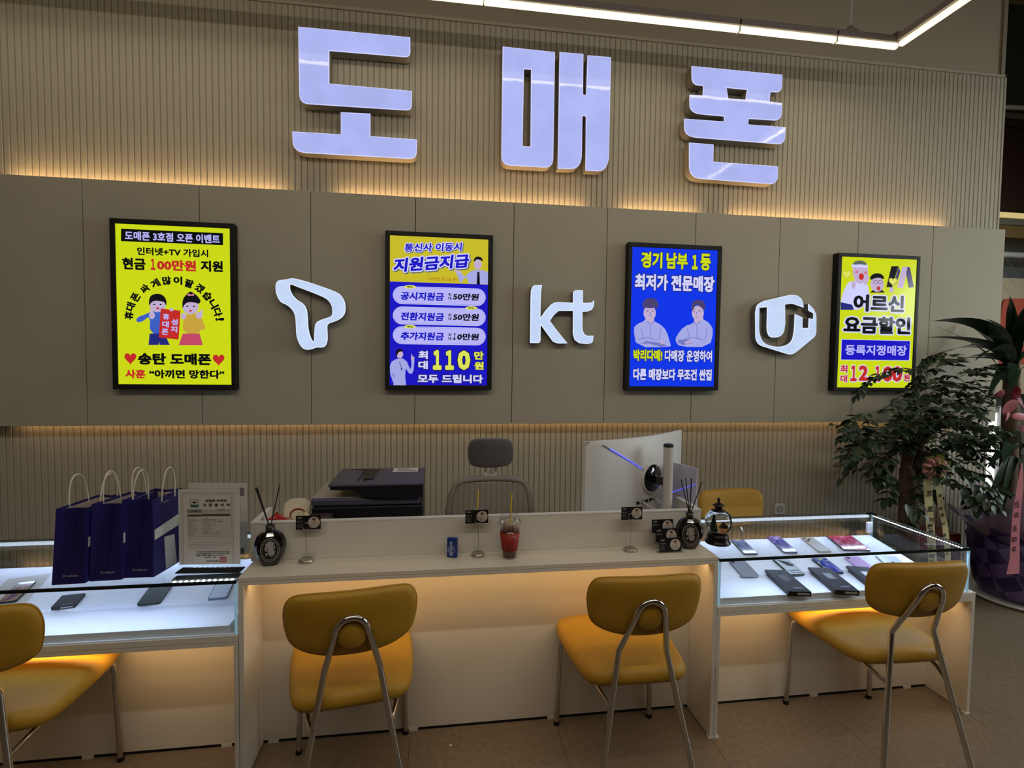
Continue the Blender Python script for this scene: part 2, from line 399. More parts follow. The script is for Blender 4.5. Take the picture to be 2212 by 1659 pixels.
def channel(name, label, loops, sheet, depth, back, mf, mr, ms, rk=.0):
    LP = []
    for lp, hard in loops:
        q = []
        for a in lp:
            c = sheet.xz(a[0], a[1]); q.append((c[0], c[1], a[2]*(sheet.p(a[0]+1, a[1]).x-c[0])) if len(a) > 2 else c)
        LP.append(rounded(q) if hard else smooth_closed([z[:2] for z in q], 3))
    xs = [a for lp in LP for a, b in lp]; zs = [b for lp in LP for a, b in lp]
    t = thing(name, label, 'sign'); 
    curve_solid('return', LP, sheet.Y+.006, back, ms, t)
    curve_solid('rim', LP, sheet.Y+.002, sheet.Y+.006, mr, t)
    curve_solid('face', LP, sheet.Y, sheet.Y+.004, mf, t, offset=-.004)
    return t
LY = WALL_Y-.085
A = Sheet(0, 0, 2, LY); B = Sheet(1106, 0, 2, LY)
back = WALL_Y-.012
SYL = [
 ('first', A, 'glowing lavender block letter above the ribbon emblem, farthest from the plants',
  [([(1288, 114), (1772, 160), (1773, 247, 26), (1422, 218, 4), (1422, 360, 4), (1779, 392), (1779, 477, 26), (1293, 446, 40)], True),
   ([(1472, 484), (1600, 490), (1600, 587, 4), (1801, 602), (1801, 687, 36), (1266, 657, 60), (1262, 567), (1472, 580, 4)], True)]),
 ('second', B, 'glowing lavender block letter with a narrow slot and tall twin bars',
  [([(-40, 200), (186, 224), (178, 725, 40), (-46, 712, 40)], True), ([(52, 297), (83, 299), (80, 633), (46, 630)], True),
   ([(206, 224), (309, 232), (307, 408, 6), (321, 410, 6), (327, 238), (428, 246), (418, 741, 70), (318, 736), (320, 501, 6), (305, 499, 6), (301, 731, 60), (198, 727)], True)]),
 ('third', B, 'glowing lavender block letter of stacked bars over an angular hook',
  [([(777, 284), (1169, 322), (1168, 399, 34), (1118, 396, 5), (1114, 438, 5), (1168, 445), (1165, 521, 32), (1023, 512, 5), (1022, 537, 5), (1183, 549), (1180, 624, 32), (746, 590, 60), (745, 512), (918, 524, 5), (918, 502, 5), (768, 488, 50), (768, 408), (825, 412, 5), (828, 370, 5), (777, 364, 40)], True),
   ([(928, 378), (1017, 387), (1010, 430), (935, 424)], True),
   ([(766, 615), (872, 624), (870, 698, 4), (1150, 718), (1148, 797, 36), (766, 768, 50)], True)])]
for _, sh, lab, loops in SYL:
    channel('lit_syllable', lab, loops, sh, .08, back, M_face, M_rim, M_side)['group'] = 'glowing syllables on the fluted wall'

SY = BAND_Y-.062
Z3 = Sheet(220, 450, 3.4571, SY); Z5 = Sheet(1120, 500, 4.483, SY); Z6 = Sheet(1600, 520, 3.614, SY)
channel('lit_emblem', 'glowing white looped ribbon emblem beside the yellow framed poster', [
 ([(1297, 565), (1310, 540), (1345, 533), (1380, 530), (1440, 516), (1745, 618), (1795, 655), (1819, 710), (1820, 770), (1800, 812), (1750, 842), (1683, 862), (1682, 900), (1687, 985), (1670, 1032), (1635, 1042), (1605, 1037), (1560, 1056), (1510, 1056), (1475, 1020), (1450, 950), (1447, 860), (1443, 800), (1420, 755), (1380, 720), (1335, 703), (1308, 660), (1295, 610)], False),
 ([(1405, 562), (1410, 568), (1650, 658), (1700, 695), (1720, 740), (1722, 795), (1700, 812), (1640, 830), (1600, 850), (1587, 885), (1584, 990), (1580, 1000), (1560, 970), (1540, 900), (1538, 820), (1530, 750), (1505, 710), (1460, 685), (1425, 650), (1402, 605)], False)], Z3, .06, BAND_Y-.001, M_signf, M_signr, M_signs)
channel('lit_kt_sign', 'glowing white lowercase kt letters joined by one bar', [
 ([(140, 520, 30), (230, 517), (220, 580), (215, 700), (213, 835), (262, 765), (310, 712), (345, 690), (385, 684), (530, 690, 6), (530, 585, 22), (550, 568, 22), (625, 568), (625, 690, 6), (690, 690), (715, 683), (733, 665), (731, 720), (712, 758), (670, 775), (622, 778, 6), (620, 960, 50), (650, 1010, 30), (727, 1008), (722, 1080, 34), (660, 1090), (590, 1082), (545, 1050), (528, 990), (530, 768, 6), (392, 768, 12), (345, 808), (305, 865, 10), (360, 940), (475, 1083), (385, 1086, 26), (335, 1068, 14), (216, 903, 6), (213, 1080, 26), (112, 1080), (118, 640), (122, 570)], True)], Z5, .06, BAND_Y-.001, M_signf, M_signr, M_signs)
channel('lit_hexagon_sign', 'glowing white hexagon sign with a cut-out letter U and plus', [
 ([(116, 560), (128, 500, 20), (180, 470, 20), (395, 420, 40), (445, 428), (475, 450), (490, 490), (494, 521), (405, 490, 12), (348, 498), (350, 640), (340, 720, 30), (300, 755, 30), (225, 755, 30), (205, 700, 30), (210, 518), (148, 523), (145, 720, 40), (180, 805, 50), (300, 835, 60), (400, 800, 60), (420, 700, 40), (425, 572), (485, 598), (485, 680), (532, 680), (535, 605), (570, 612), (572, 567), (532, 545), (530, 492), (570, 530, 12), (593, 580, 20), (592, 740, 30), (430, 875, 40), (390, 892, 40), (145, 815, 30), (118, 770, 30)], True)], Z6, .06, BAND_Y-.001, M_signf, M_signr, M_signs)

# ================================================================== LIGHT BOX POSTERS
G_yel = glow('print_yellow', (200, 214, 20)); G_yel2 = glow('print_mustard', (196, 184, 40)); G_blk = glow('print_black', (6, 8, 10)); G_lav = glow('print_lavender', (180, 178, 245))
G_red = glow('print_red', (190, 40, 38)); G_blue = glow('print_royal_blue', (24, 20, 190)); G_blue3 = glow('print_bright_blue', (14, 50, 228))
G_navy = glow('print_navy', (30, 38, 120)); G_skin = glow('print_skin', (190, 170, 205)); G_white = glow('print_white', (205, 205, 250)); G_knit = glow('print_blue_knit', (58, 92, 190))
G_knit2 = glow('print_mustard_knit', (196, 160, 60)); G_rose = glow('print_rose', (190, 70, 100)); G_hair = glow('print_hair', (14, 14, 22)); G_orange = glow('print_orange', (176, 110, 30))
G_lemon = glow('print_lemon', (215, 222, 90)); G_shirt = glow('print_shirt', (160, 165, 225)); G_shade = glow('print_shade', (112, 118, 190)); G_hair2 = glow('print_brown_hair', (70, 62, 110))
G_green = glow('print_green_black', (10, 34, 20)); G_lblue = glow('print_outline_navy', (22, 26, 90)); G_pink = glow('print_blush', (205, 120, 150)); G_olive = glow('print_shadow', (90, 100, 90))
def light_box(label, quad, scr, sheet_args, m_scr):
    ox, oy, k = sheet_args
    FY = BAND_Y-.055
    sh = Sheet(ox, oy, k, FY)
    a = sh.xz(*quad[0]); b = sh.xz(*quad[1]); c = sh.xz(*quad[2])
    x0, x1, z0, z1 = a[0], b[0], c[1], a[1]
    s0 = sh.xz(*scr[0]); s1 = sh.xz(*scr[1])
    sx0, sx1, sz1, sz0 = s0[0], s1[0], s0[1], s1[1]
    t = thing('light_box', label, 'poster', ((x0+x1)/2, BAND_Y, z0), 0, 'framed light box posters')
    inv = Matrix.Translation((-(x0+x1)/2, -BAND_Y, -z0))
    for bx in ((x0, x1, sz1, z1), (x0, x1, z0, sz0), (x0, sx0, sz0, sz1), (sx1, x1, sz0, sz1)):
        MB().box(bx[0], bx[1], FY, BAND_Y-.0005, bx[2], bx[3], .003).xf(inv).build('frame_rail', M_blackm, t)
    scn = MB().box(sx0-.002, sx1+.002, FY+.004, FY+.012, sz0-.002, sz1+.002).build('screen', m_scr, None)
    scn.parent = t; scn.matrix_parent_inverse = inv
    scn.matrix_parent_inverse = Matrix.Identity(4); scn.data.transform(inv)
    sh.Y = FY+.0036
    class Par: pass
    # children of the screen are built in world coordinates: shift them back
    return t, scn, sh, inv
def adopt(scn, inv, start):
    for o in list(C.objects)[start:]:
        if o.parent == scn: o.data = o.data if o.data.users == 1 else o.data.copy(); o.data.transform(inv)
def person_simple(sh, scn, hair, face, body, cols):
    pass

# --- poster 1: yellow
n0 = len(C.objects)
t, s1, q, inv = light_box('yellow framed light box poster with a black banner and red hearts, beside the ribbon emblem', [(52, 70), (986, 116), (90, 1353)], [(96, 112), (966, 1317)], (220, 450, 3.4571), G_yel)
q.poly([(143, 152), (905, 186), (905, 275), (143, 245)], G_blk, s1, 'banner')
q.text('도매폰 3호점 오픈 이벤트', 172, 882, 168, 236, G_lav, s1, .035)
q.text('인터넷+TV 가입시', 262, 795, 288, 348, G_blk, s1, .04)
q.text('현금', 152, 328, 366, 456, G_blk, s1, .05); q.text('１', 365, 402, 376, 460, G_red, s1, .05); q.text('00만원', 412, 705, 380, 462, G_red, s1, .05); q.text('지원', 738, 905, 388, 472, G_blk, s1, .05)
for ch, x, y, an in (('휴', 203, 800, 82), ('대', 214, 735, 72), ('폰', 252, 664, 60), ('싸', 322, 602, 48), ('게', 400, 562, 30), ('많', 485, 540, 8), ('이', 568, 540, 0), ('팔', 652, 562, -18), ('겠', 733, 598, -38), ('습', 790, 655, -50), ('니', 832, 715, -60), ('다', 864, 778, -72), ('!', 884, 850, -86)):
    q.glyph(ch, x, y, 68, R(an), G_blk, s1)
# the two cheering cartoon children
q.poly([(358, 935), (362, 800), (300, 850), (258, 850), (262, 815), (330, 790), (385, 765), (450, 770), (470, 800), (470, 935)], G_knit, s1, 'figure_sweater', 1)
q.poly([(358, 935), (470, 935), (508, 1020), (432, 1020), (430, 1000), (424, 1020), (350, 1020)], G_navy, s1, 'figure_trousers')
q.ell(418, 715, 62, 62, G_skin, s1, 'figure_face'); q.poly([(352, 735), (355, 660), (400, 636), (450, 642), (485, 680), (482, 735), (470, 700), (440, 694), (400, 690), (372, 700)], G_hair, s1, 'figure_hair', 1)
for x in (392, 440): q.ell(x, 718, 9, 5, G_hair, s1, 'eye', 10)
q.ell(418, 747, 12, 7, G_red, s1, 'mouth', 10); q.ell(376, 800, 22, 28, G_skin, s1, 'hand'); q.poly([(366, 790), (360, 752), (372, 750), (384, 785)], G_skin, s1, 'thumb')
q.poly([(606, 935), (608, 820), (640, 790), (700, 785), (740, 810), (775, 880), (770, 908), (738, 905), (732, 935)], G_knit2, s1, 'figure_sweater', 1)
q.poly([(606, 935), (732, 935), (755, 1022), (576, 1022)], G_rose, s1, 'figure_skirt')
q.ell(664, 735, 60, 58, G_skin, s1, 'figure_face'); q.poly([(602, 755), (604, 680), (636, 640), (668, 625), (700, 640), (728, 670), (742, 695), (726, 715), (700, 705), (650, 700), (620, 715)], G_hair, s1, 'figure_hair', 1)
q.ell(664, 645, 24, 22, G_hair, s1, 'hair_bun'); q.poly([(645, 636), (690, 652), (690, 636), (642, 654)], G_pink, s1, 'hair_bow')
for x in (640, 690): q.ell(x, 732, 9, 5, G_hair, s1, 'eye', 10)
q.ell(664, 766, 11, 6, G_red, s1, 'mouth', 10); q.ell(612, 805, 20, 24, G_skin, s1, 'hand'); q.ell(728, 800, 24, 26, G_skin, s1, 'hand'); q.poly([(735, 790), (742, 755), (756, 758), (752, 800)], G_skin, s1, 'thumb')
q.poly([(442, 748), (590, 765), (575, 980), (428, 965)], G_red, s1, 'sign_card'); q.ell(522, 757, 16, 12, G_skin, s1, 'hand')
for i, ch in enumerate('휴대폰'): q.glyph(ch, 482-i*4, 810+i*56, 50, R(-3), G_lav, s1, .04)
for i, ch in enumerate('성지'): q.glyph(ch, 545-i*4, 850+i*54, 50, R(-3), G_lav, s1, .04)
def heart(cx, cy, r): return [(cx+r*16*sin(a)**3/16, cy-r*(13*cos(a)-5*cos(2*a)-2*cos(3*a)-cos(4*a))/15) for a in [2*pi*i/28 for i in range(28)]]
q.poly(heart(216, 1118, 45), G_red, s1, 'heart'); q.poly(heart(874, 1128, 44), G_red, s1, 'heart')
q.text('송탄 도매폰', 272, 820, 1078, 1168, G_blk, s1, .055)
q.text('사훈', 178, 330, 1202, 1270, G_red, s1, .05); q.text('“아끼면 망한다”', 357, 918, 1203, 1270, G_blk, s1, .05)
adopt(s1, inv, n0)

# --- poster 2: mustard and royal blue
n0 = len(C.objects)
t, s2, q, inv = light_box('framed light box poster, mustard top over royal blue with three pale pills', [(216, 113), (1184, 158), (217, 1541)], [(258, 157), (1127, 1504)], (780, 470, 4.147), G_blue)
q.poly([(256, 155), (1143, 195), (1138, 600), (256, 572)], G_yel2, s2, 'mustard_field')
q.poly([(965, 590), (940, 520), (890, 590), (880, 560), (850, 490), (870, 475), (905, 500), (925, 545), (965, 490), (1020, 470), (1085, 470), (1139, 490), (1139, 598)], G_shirt, s2, 'suit_jacket')
q.poly([(1035, 598), (1042, 485), (1060, 485), (1065, 598)], G_hair, s2, 'necktie'); q.ell(1046, 420, 34, 46, G_skin, s2, 'figure_face')
q.poly([(1008, 400), (1012, 365), (1045, 345), (1085, 360), (1092, 400), (1080, 385), (1040, 372), (1018, 390)], G_hair, s2, 'figure_hair', 1)
q.poly([(830, 475), (860, 470), (890, 478), (905, 495), (880, 505), (850, 495)], G_skin, s2, 'hand', 1)
q.text('통신사 이동시', 385, 900, 232, 308, G_blue, s2, .035, [(G_olive, .11, .004), (G_white, .10, 0)], 0, .15, R(3.5))
q.text('지원금지급', 285, 965, 368, 494, G_blue, s2, .045, [(G_olive, .10, .005), (G_white, .085, 0)], 0, .22, R(6))
q.text('１', 588, 598, 530, 556, G_orange, s2, .015); q.text('１', 606, 616, 530, 556, G_orange, s2, .015); q.text('0만원 받으실 분!!', 622, 870, 532, 562, G_orange, s2, .015)
for i, (y0, ty, a, n, ex) in enumerate(((612, 618, '공시지원금', '50만원', 438), (795, 808, '전환지원금', '50만원', 987), (972, 975, '추가지원금', '10만원', 438))):
    def pill(ins): 
        a0 = q.xz(285+ins, y0+ins); a1 = q.xz(1115-ins, y0+168-ins*.5); z1 = a0[1]; z0 = q.xz(285+ins, y0+160-ins)[1]; r = (z1-z0)/2; X0_ = a0[0]+r; X1_ = a1[0]-r
        return [(X0_+r*cos(b), (z0+z1)/2+r*sin(b)) for b in [pi/2+pi*j/10 for j in range(11)]]+[(X1_+r*cos(b), (z0+z1)/2+r*sin(b)) for b in [-pi/2+pi*j/10 for j in range(11)]]
    for ins, mm in ((0, G_white), (6, G_blue), (8, G_lav)):
        y = q.up(); pl = pill(ins); MB().faces([(u, y, v) for u, v in pl], [tuple(range(len(pl)))]).build('pill', mm, s2)
    q.ell(ex, ty+3, 53, 16, G_lemon, s2, 'tag'); q.text('혜택%d' % (i+1), ex-28, ex+28, ty-6, ty+12, G_hair, s2, .03)
    tb = y0+50
    q.text(a, 350, 738, tb, tb+75, G_blue, s2, .045, None, 0, .12)
    q.text('최', 780, 808, tb+14, tb+42, G_hair, s2, .03); q.text('대', 780, 808, tb+46, tb+76, G_hair, s2, .03)
    if n[0] == '1':
        q.text('１', 822, 846, tb+12, tb+72, G_hair, s2, .045, None, 0, .12); q.text(n[1:], 856, 1050, tb+13, tb+76, G_hair, s2, .045, None, 0, .12)
    else: q.text(n, 820, 1050, tb+12, tb+76, G_hair, s2, .045, None, 0, .12)
q.text('최', 512, 598, 1192, 1268, G_white, s2, .05, G_hair, .05); q.text('대', 512, 598, 1282, 1358, G_white, s2, .05, G_hair, .05)
for c_, xa, xb in (('１', 642, 722), ('１', 752, 832), ('0', 862, 978)): q.text(c_, xa, xb, 1184+(xa-642)*.02, 1366, G_lemon, s2, .07 if c_ != '0' else .05, G_hair, .03)
q.text('만', 1012, 1098, 1198, 1272, G_lemon, s2, .05, G_hair, .05); q.text('원', 1012, 1098, 1290, 1362, G_lemon, s2, .05, G_hair, .05)
q.text('모두 드립니다', 505, 1093, 1402, 1482, G_white, s2, .05, G_hair, .05)
q.poly([(258, 1330), (275, 1290), (320, 1265), (375, 1262), (410, 1290), (440, 1360), (452, 1330), (450, 1280), (478, 1275), (470, 1370), (455, 1400), (430, 1395), (400, 1350), (395, 1420), (403, 1502), (290, 1502), (298, 1420), (270, 1380), (300, 1440), (310, 1480), (290, 1480), (262, 1400)], G_shirt, s2, 'figure_blouse')
q.ell(347, 1225, 30, 36, G_skin, s2, 'figure_face'); q.poly([(312, 1235), (308, 1200), (335, 1172), (372, 1180), (382, 1215), (372, 1200), (340, 1202), (325, 1225), (318, 1260)], G_hair, s2, 'figure_hair', 1)
q.poly([(448, 1275), (450, 1225), (458, 1226), (460, 1245), (478, 1248), (476, 1272), (462, 1282)], G_skin, s2, 'hand')
q.poly([(347, 1290), (365, 1350), (360, 1350), (342, 1292)], G_navy, s2, 'lanyard'); q.poly([(355, 1350), (372, 1350), (368, 1368), (358, 1368)], G_navy, s2, 'badge')
adopt(s2, inv, n0)

# --- poster 3: bright blue with two men
n0 = len(C.objects)
t, s3, q, inv = light_box('bright blue framed light box poster showing two men with folded arms', [(1068, 100), (1977, 143), (1040, 1537)], [(1106, 147), (1893, 1502)], (1120, 500, 4.483), G_blue3)
q.text('경기', 1185, 1392, 192, 352, G_yel, s3, .045, G_lblue, .04); q.text('남부', 1430, 1638, 200, 362, G_yel, s3, .045, G_lblue, .04); q.text('１', 1678, 1735, 225, 368, G_yel, s3, .06, G_lblue, .04); q.text('등', 1758, 1860, 212, 378, G_yel, s3, .045, G_lblue, .04)
q.text('최저가 전문매장', 1124, 1896, 405, 566, G_white, s3, .05, G_lblue, .05)
for dx, dy, fl_ in ((0, 0, 1), (0, 0, -1)):
    if fl_ == 1:
        q.poly([(1145, 1120), (1110, 940), (1150, 895), (1215, 870), (1232, 838), (1315, 870), (1380, 905), (1432, 960), (1472, 1090), (1472, 1120)], G_shirt, s3, 'shirt', 1)
        q.poly([(1225, 800), (1315, 800), (1312, 870), (1290, 890), (1240, 860)], G_skin, s3, 'neck'); q.ell(1270, 790, 60, 72, G_skin, s3, 'figure_face')
        q.poly([(1203, 745), (1200, 690), (1235, 650), (1290, 640), (1340, 665), (1357, 715), (1345, 752), (1325, 738), (1270, 745), (1225, 738)], G_hair2, s3, 'figure_hair', 1)
        q.poly([(1180, 1090), (1240, 1060), (1400, 1085), (1440, 1110), (1380, 1118), (1260, 1085)], G_shade, s3, 'sleeve_fold'); q.poly([(1370, 1060), (1410, 1070), (1408, 1095), (1370, 1085)], G_skin, s3, 'hand', 1)
        ex = (1248, 1300, 775, 1275, 818)
    else:
        q.poly([(1560, 1118), (1515, 1060), (1530, 1010), (1600, 920), (1690, 890), (1715, 850), (1790, 850), (1850, 890), (1888, 960), (1850, 1118)], G_shirt, s3, 'shirt', 1)
        q.poly([(1700, 820), (1785, 820), (1790, 860), (1720, 885), (1700, 880)], G_skin, s3, 'neck'); q.ell(1735, 790, 58, 72, G_skin, s3, 'figure_face')
        q.poly([(1672, 765), (1675, 700), (1700, 668), (1755, 658), (1800, 685), (1810, 740), (1800, 765), (1775, 745), (1722, 700), (1700, 735), (1688, 765)], G_hair2, s3, 'figure_hair', 1)
        q.poly([(1540, 1050), (1620, 1045), (1700, 1058), (1660, 1085), (1590, 1100), (1550, 1080)], G_shade, s3, 'sleeve_fold'); q.poly([(1600, 1065), (1680, 1052), (1700, 1060), (1620, 1095)], G_skin, s3, 'hand', 1)
        ex = (1695, 1750, 775, 1722, 828)
    for pts in ([(ex[3]-22, 868), (ex[3]-2, 900), (ex[3]-6, 904), (ex[3]-30, 874)], [(ex[3]+28, 868), (ex[3]+4, 900), (ex[3]+8, 904), (ex[3]+36, 874)], [(ex[3]-1, 902), (ex[3]+4, 902), (ex[3]+6, 1050), (ex[3]+1, 1050)],
                [(ex[3]-95, 935), (ex[3]-90, 933), (ex[3]-60, 1040), (ex[3]-66, 1040)], [(ex[3]+100, 935), (ex[3]+105, 937), (ex[3]+90, 1050), (ex[3]+84, 1048)], [(ex[3]-120, 1040), (ex[3]-20, 1022), (ex[3]+70, 1050), (ex[3]+68, 1056), (ex[3]-20, 1029), (ex[3]-118, 1047)]):
        q.poly(pts, G_shade, s3, 'shirt_fold')
    for xx in (ex[0], ex[1]): q.poly([(xx-13, ex[2]-14), (xx+12, ex[2]-16), (xx+12, ex[2]-12), (xx-13, ex[2]-11)], G_hair2, s3, 'brow')
    q.poly([(ex[3]-2, ex[2]+4), (ex[3]+2, ex[2]+4), (ex[3]+7, ex[2]+26), (ex[3]-6, ex[2]+26)], G_shade, s3, 'nose')
    q.ell(ex[0], ex[2], 9, 4, G_hair2, s3, 'eye', 10); q.ell(ex[1], ex[2], 9, 4, G_hair2, s3, 'eye', 10); q.ell(ex[3], ex[4], 16, 4, G_shade, s3, 'mouth', 10)
q.text('박리다매!', 1109, 1390, 1140, 1255, G_yel, s3, .05, G_lblue, .05); q.text('다매장 운영하여', 1412, 1870, 1145, 1260, G_white, s3, .04, G_lblue, .05)
q.text('다른 매장보다 무조건 싼집', 1107, 1866, 1325, 1440, G_white, s3, .05, G_lblue, .05)
adopt(s3, inv, n0)

# --- poster 4: yellow with elders
n0 = len(C.objects)
t, s4, q, inv = light_box('yellow framed light box poster half hidden by the leafy plant', [(768, 92), (1407, 120), (720, 1170)], [(795, 122), (1333, 1148)], (1600, 520, 3.614), G_yel)
q.poly([(780, 540), (785, 440), (830, 330), (880, 310), (990, 330), (1005, 405), (960, 540)], G_white, s4, 'blouse', 1)
q.poly([(780, 540), (780, 480), (830, 490), (870, 500), (885, 540)], G_navy, s4, 'skirt')
q.poly([(872, 220), (900, 170), (950, 160), (985, 185), (995, 240), (985, 310), (940, 340), (900, 325), (878, 280)], G_skin, s4, 'elder_face', 1)
q.poly([(868, 205), (880, 165), (930, 150), (975, 165), (992, 200), (940, 180), (890, 190)], G_olive, s4, 'elder_hair', 1); q.poly([(865, 185), (992, 190), (992, 212), (865, 207)], G_white, s4, 'headband')
q.ell(942, 280, 20, 26, G_red, s4, 'mouth'); q.ell(905, 245, 13, 13, G_pink, s4, 'cheek'); q.ell(975, 250, 12, 13, G_pink, s4, 'cheek')
q.poly([(960, 340), (965, 290), (990, 265), (1003, 275), (995, 320), (975, 350)], G_skin, s4, 'hand', 1); q.poly([(862, 330), (880, 308), (900, 330), (890, 375), (870, 380)], G_skin, s4, 'hand', 1)
q.poly(heart(828, 262, 38), G_orange, s4, 'heart'); q.poly(heart(828, 262, 35), G_lemon, s4, 'heart')
q.poly([(1010, 405), (1040, 375), (1100, 380), (1125, 405)], G_hair, s4, 'coat'); q.ell(1065, 340, 52, 60, G_skin, s4, 'elder_face')
q.poly([(1005, 310), (1015, 270), (1060, 250), (1110, 265), (1122, 305), (1070, 285)], G_hair, s4, 'cap', 1); q.ell(1075, 372, 14, 17, G_red, s4, 'mouth')
for x in (1052, 1090): q.ell(x, 322, 16, 16, G_hair, s4, 'spectacle_rim'); q.ell(x, 322, 13, 13, G_skin, s4, 'spectacle_lens')
q.poly([(1160, 400), (1162, 365), (1190, 362), (1192, 402)], G_skin, s4, 'hand')
for pts, mm in (([(1175, 200), (1230, 198), (1180, 365), (1135, 362)], G_hair), ([(1230, 200), (1245, 240), (1215, 330), (1190, 350)], G_hair2), ([(1260, 205), (1305, 203), (1265, 372), (1220, 362)], G_skin), ([(1300, 203), (1320, 210), (1350, 362), (1310, 368), (1290, 260)], G_hair2)):
    q.poly(pts, mm, s4, 'folding_phone')
q.poly(heart(1187, 318, 34), G_orange, s4, 'heart'); q.poly(heart(1187, 318, 31), G_lemon, s4, 'heart')
q.text('어르신', 874, 1272, 415, 552, G_blk, s4, .05, G_white, .07); q.text('요금할인', 797, 1322, 583, 722, G_blk, s4, .05, G_white, .07)
q.poly([(783, 768), (1323, 780), (1315, 937), (778, 932)], G_white, s4, 'banner_edge'); q.poly([(787, 772), (1319, 784), (1311, 933), (782, 928)], G_blue, s4, 'banner')
q.text('등록지정매장', 812, 1293, 810, 892, G_lav, s4, .032)
q.text('최', 774, 830, 970, 1030, G_red, s4, .04, G_white, .06); q.text('대', 774, 828, 1048, 1105, G_red, s4, .04, G_white, .06)
q.text('１', 852, 902, 972, 1098, G_red, s4, .05, G_white, .05); q.text('2,', 915, 1018, 972, 1112, G_red, s4, .05, G_white, .05); q.text('１', 1040, 1088, 976, 1100, G_red, s4, .05, G_white, .05); q.text('00', 1100, 1256, 978, 1102, G_red, s4, .05, G_white, .05); q.text('원', 1266, 1315, 1040, 1098, G_red, s4, .04, G_white, .06)
adopt(s4, inv, n0)

# ================================================================== SUSPENDED LINE LAMP
M_line = mat('warm_diffuser', (1, 1, 1, 1), .5, emit=(1, .89, .56, 1), es=1.4)
M_alug = mat('grey_aluminium', lin(132, 122, 116), .45)
lamp = thing('line_lamp', 'long warm white line lamp hanging in an L over the counters', 'lamp', (2.78, 2.92, 3.5))
zl = .0; xj = [-6.7, -5.6, -4.05, -2.55, -1.05, -.42, 0]
for a, b in zip(xj, xj[1:]): MB().box(a+.003, b-.003, -.014, .014, .016, .045, .005).build('diffuser', M_line, lamp)
for a, b in ((-1.2, -.024), (-2.7, -1.21)): MB().box(-.014, .014, a, b, .016, .045, .005).build('diffuser', M_line, lamp)
MB().box(-6.7, .03, -.02, .02, .048, .062).box(-6.7, .03, -.02, -.013, .062, .085).box(-6.7, .03, .013, .02, .062, .085).build('track', M_alug, lamp)
MB().box(-.03, .03, -2.7, -.031, .048, .062).box(-.03, -.02, -2.7, -.031, .062, .085).box(.02, .03, -2.7, -.031, .062, .085).build('track', M_alug, lamp)
for x in (-.42, -1.05, -4.2):
    MB().box(x-.004, x+.004, -.017, .017, .013, .052).box(x-.003, x+.006, -.02, -.014, .05, .075).build('clip', M_whitep, lamp)
for x in (-.32, -3.3, -6.0):
    MB().box(x-.035, x+.035, -.02, .02, .085, .10).box(x-.012, x+.012, -.012, .012, .10, .12).build('hanger_plate', M_alug, lamp)
    MB().tube([(x, 0, .11), (x, 0, 1.69)], .004, 6).build('hanger_rod', M_whitep, lamp)
MB().box(-.035, .035, -.035, .035, .085, .10).build('hanger_plate', M_alug, lamp)

# ================================================================== COUNTERS
FY0 = 1.962; KY = 2.16
def spacer(parent, x, y):
    MB().box(x-.02, x+.02, y-.002, y+.012, 0, .012).build('foot_pad', M_whitep, parent)
mc = thing('reception_counter', 'white reception counter with a lit knee recess between the two glass cases', 'counter', (.215, FY0, 0))
def into(parent):
    return Matrix.Translation(parent.location).inverted()
L = into(mc)
def add(parent, mb, name, m): mb.xf(into(parent)); return mb.build(name, m, parent)
add(mc, MB().box(-.717, 1.147, FY0, 2.14, .7565, .772, .001, seg=1), 'worktop', M_meltop)
add(mc, MB().box(-.717, 1.147, FY0+.001, 2.14, .742, .756, .001, seg=1), 'apron', M_mel)
add(mc, MB().box(-.717, -.699, FY0, 2.16, .006, .7415, .001, seg=1), 'side_panel', M_mel)
add(mc, MB().box(1.129, 1.147, FY0, 2.16, .006, .7415, .001, seg=1), 'side_panel', M_mel)
add(mc, MB().box(-.699, 1.129, KY, KY+.018, .014, .7415), 'knee_panel', M_mel)
add(mc, MB().box(-.70, 1.13, KY+.004, KY+.03, 0, .014), 'toe_gap', M_dark)
add(mc, MB().box(-.727, 1.150, 2.120, 2.140, .7722, .918, .0008, seg=1), 'riser_panel', M_mel)
add(mc, MB().box(-.729, 1.152, 2.119, 2.142, .918, .926, .001, seg=1), 'riser_cap', M_whitep)
add(mc, MB().box(-.727, -.711, 2.142, 2.330, .752, .918), 'riser_side', M_mel)
add(mc, MB().box(-.729, -.709, 2.142, 2.332, .918, .926, .001, seg=1), 'riser_cap', M_whitep)
add(mc, MB().box(1.134, 1.150, 2.142, 2.330, .752, .918), 'riser_side', M_mel)
add(mc, MB().box(1.132, 1.152, 2.142, 2.332, .918, .926, .001, seg=1), 'riser_cap', M_whitep)
add(mc, MB().box(-.717, 1.147, 2.141, 2.66, .730, .750, .001), 'desk_top', M_mel)
add(mc, MB().box(-.717, -.699, 2.19, 2.64, .006, .7295), 'side_panel', M_mel)
add(mc, MB().box(1.129, 1.147, 2.19, 2.64, .006, .7295), 'side_panel', M_mel)
for x in (-.66, -.1, .5, 1.09): add(mc, MB().box(x-.02, x+.02, KY-.002, KY+.003, 0, .013), 'foot_pad', M_whitep)
for x in (-.708, 1.138): add(mc, MB().box(x-.012, x+.012, FY0-.003, FY0+.02, 0, .006), 'foot_pad', M_whitep)

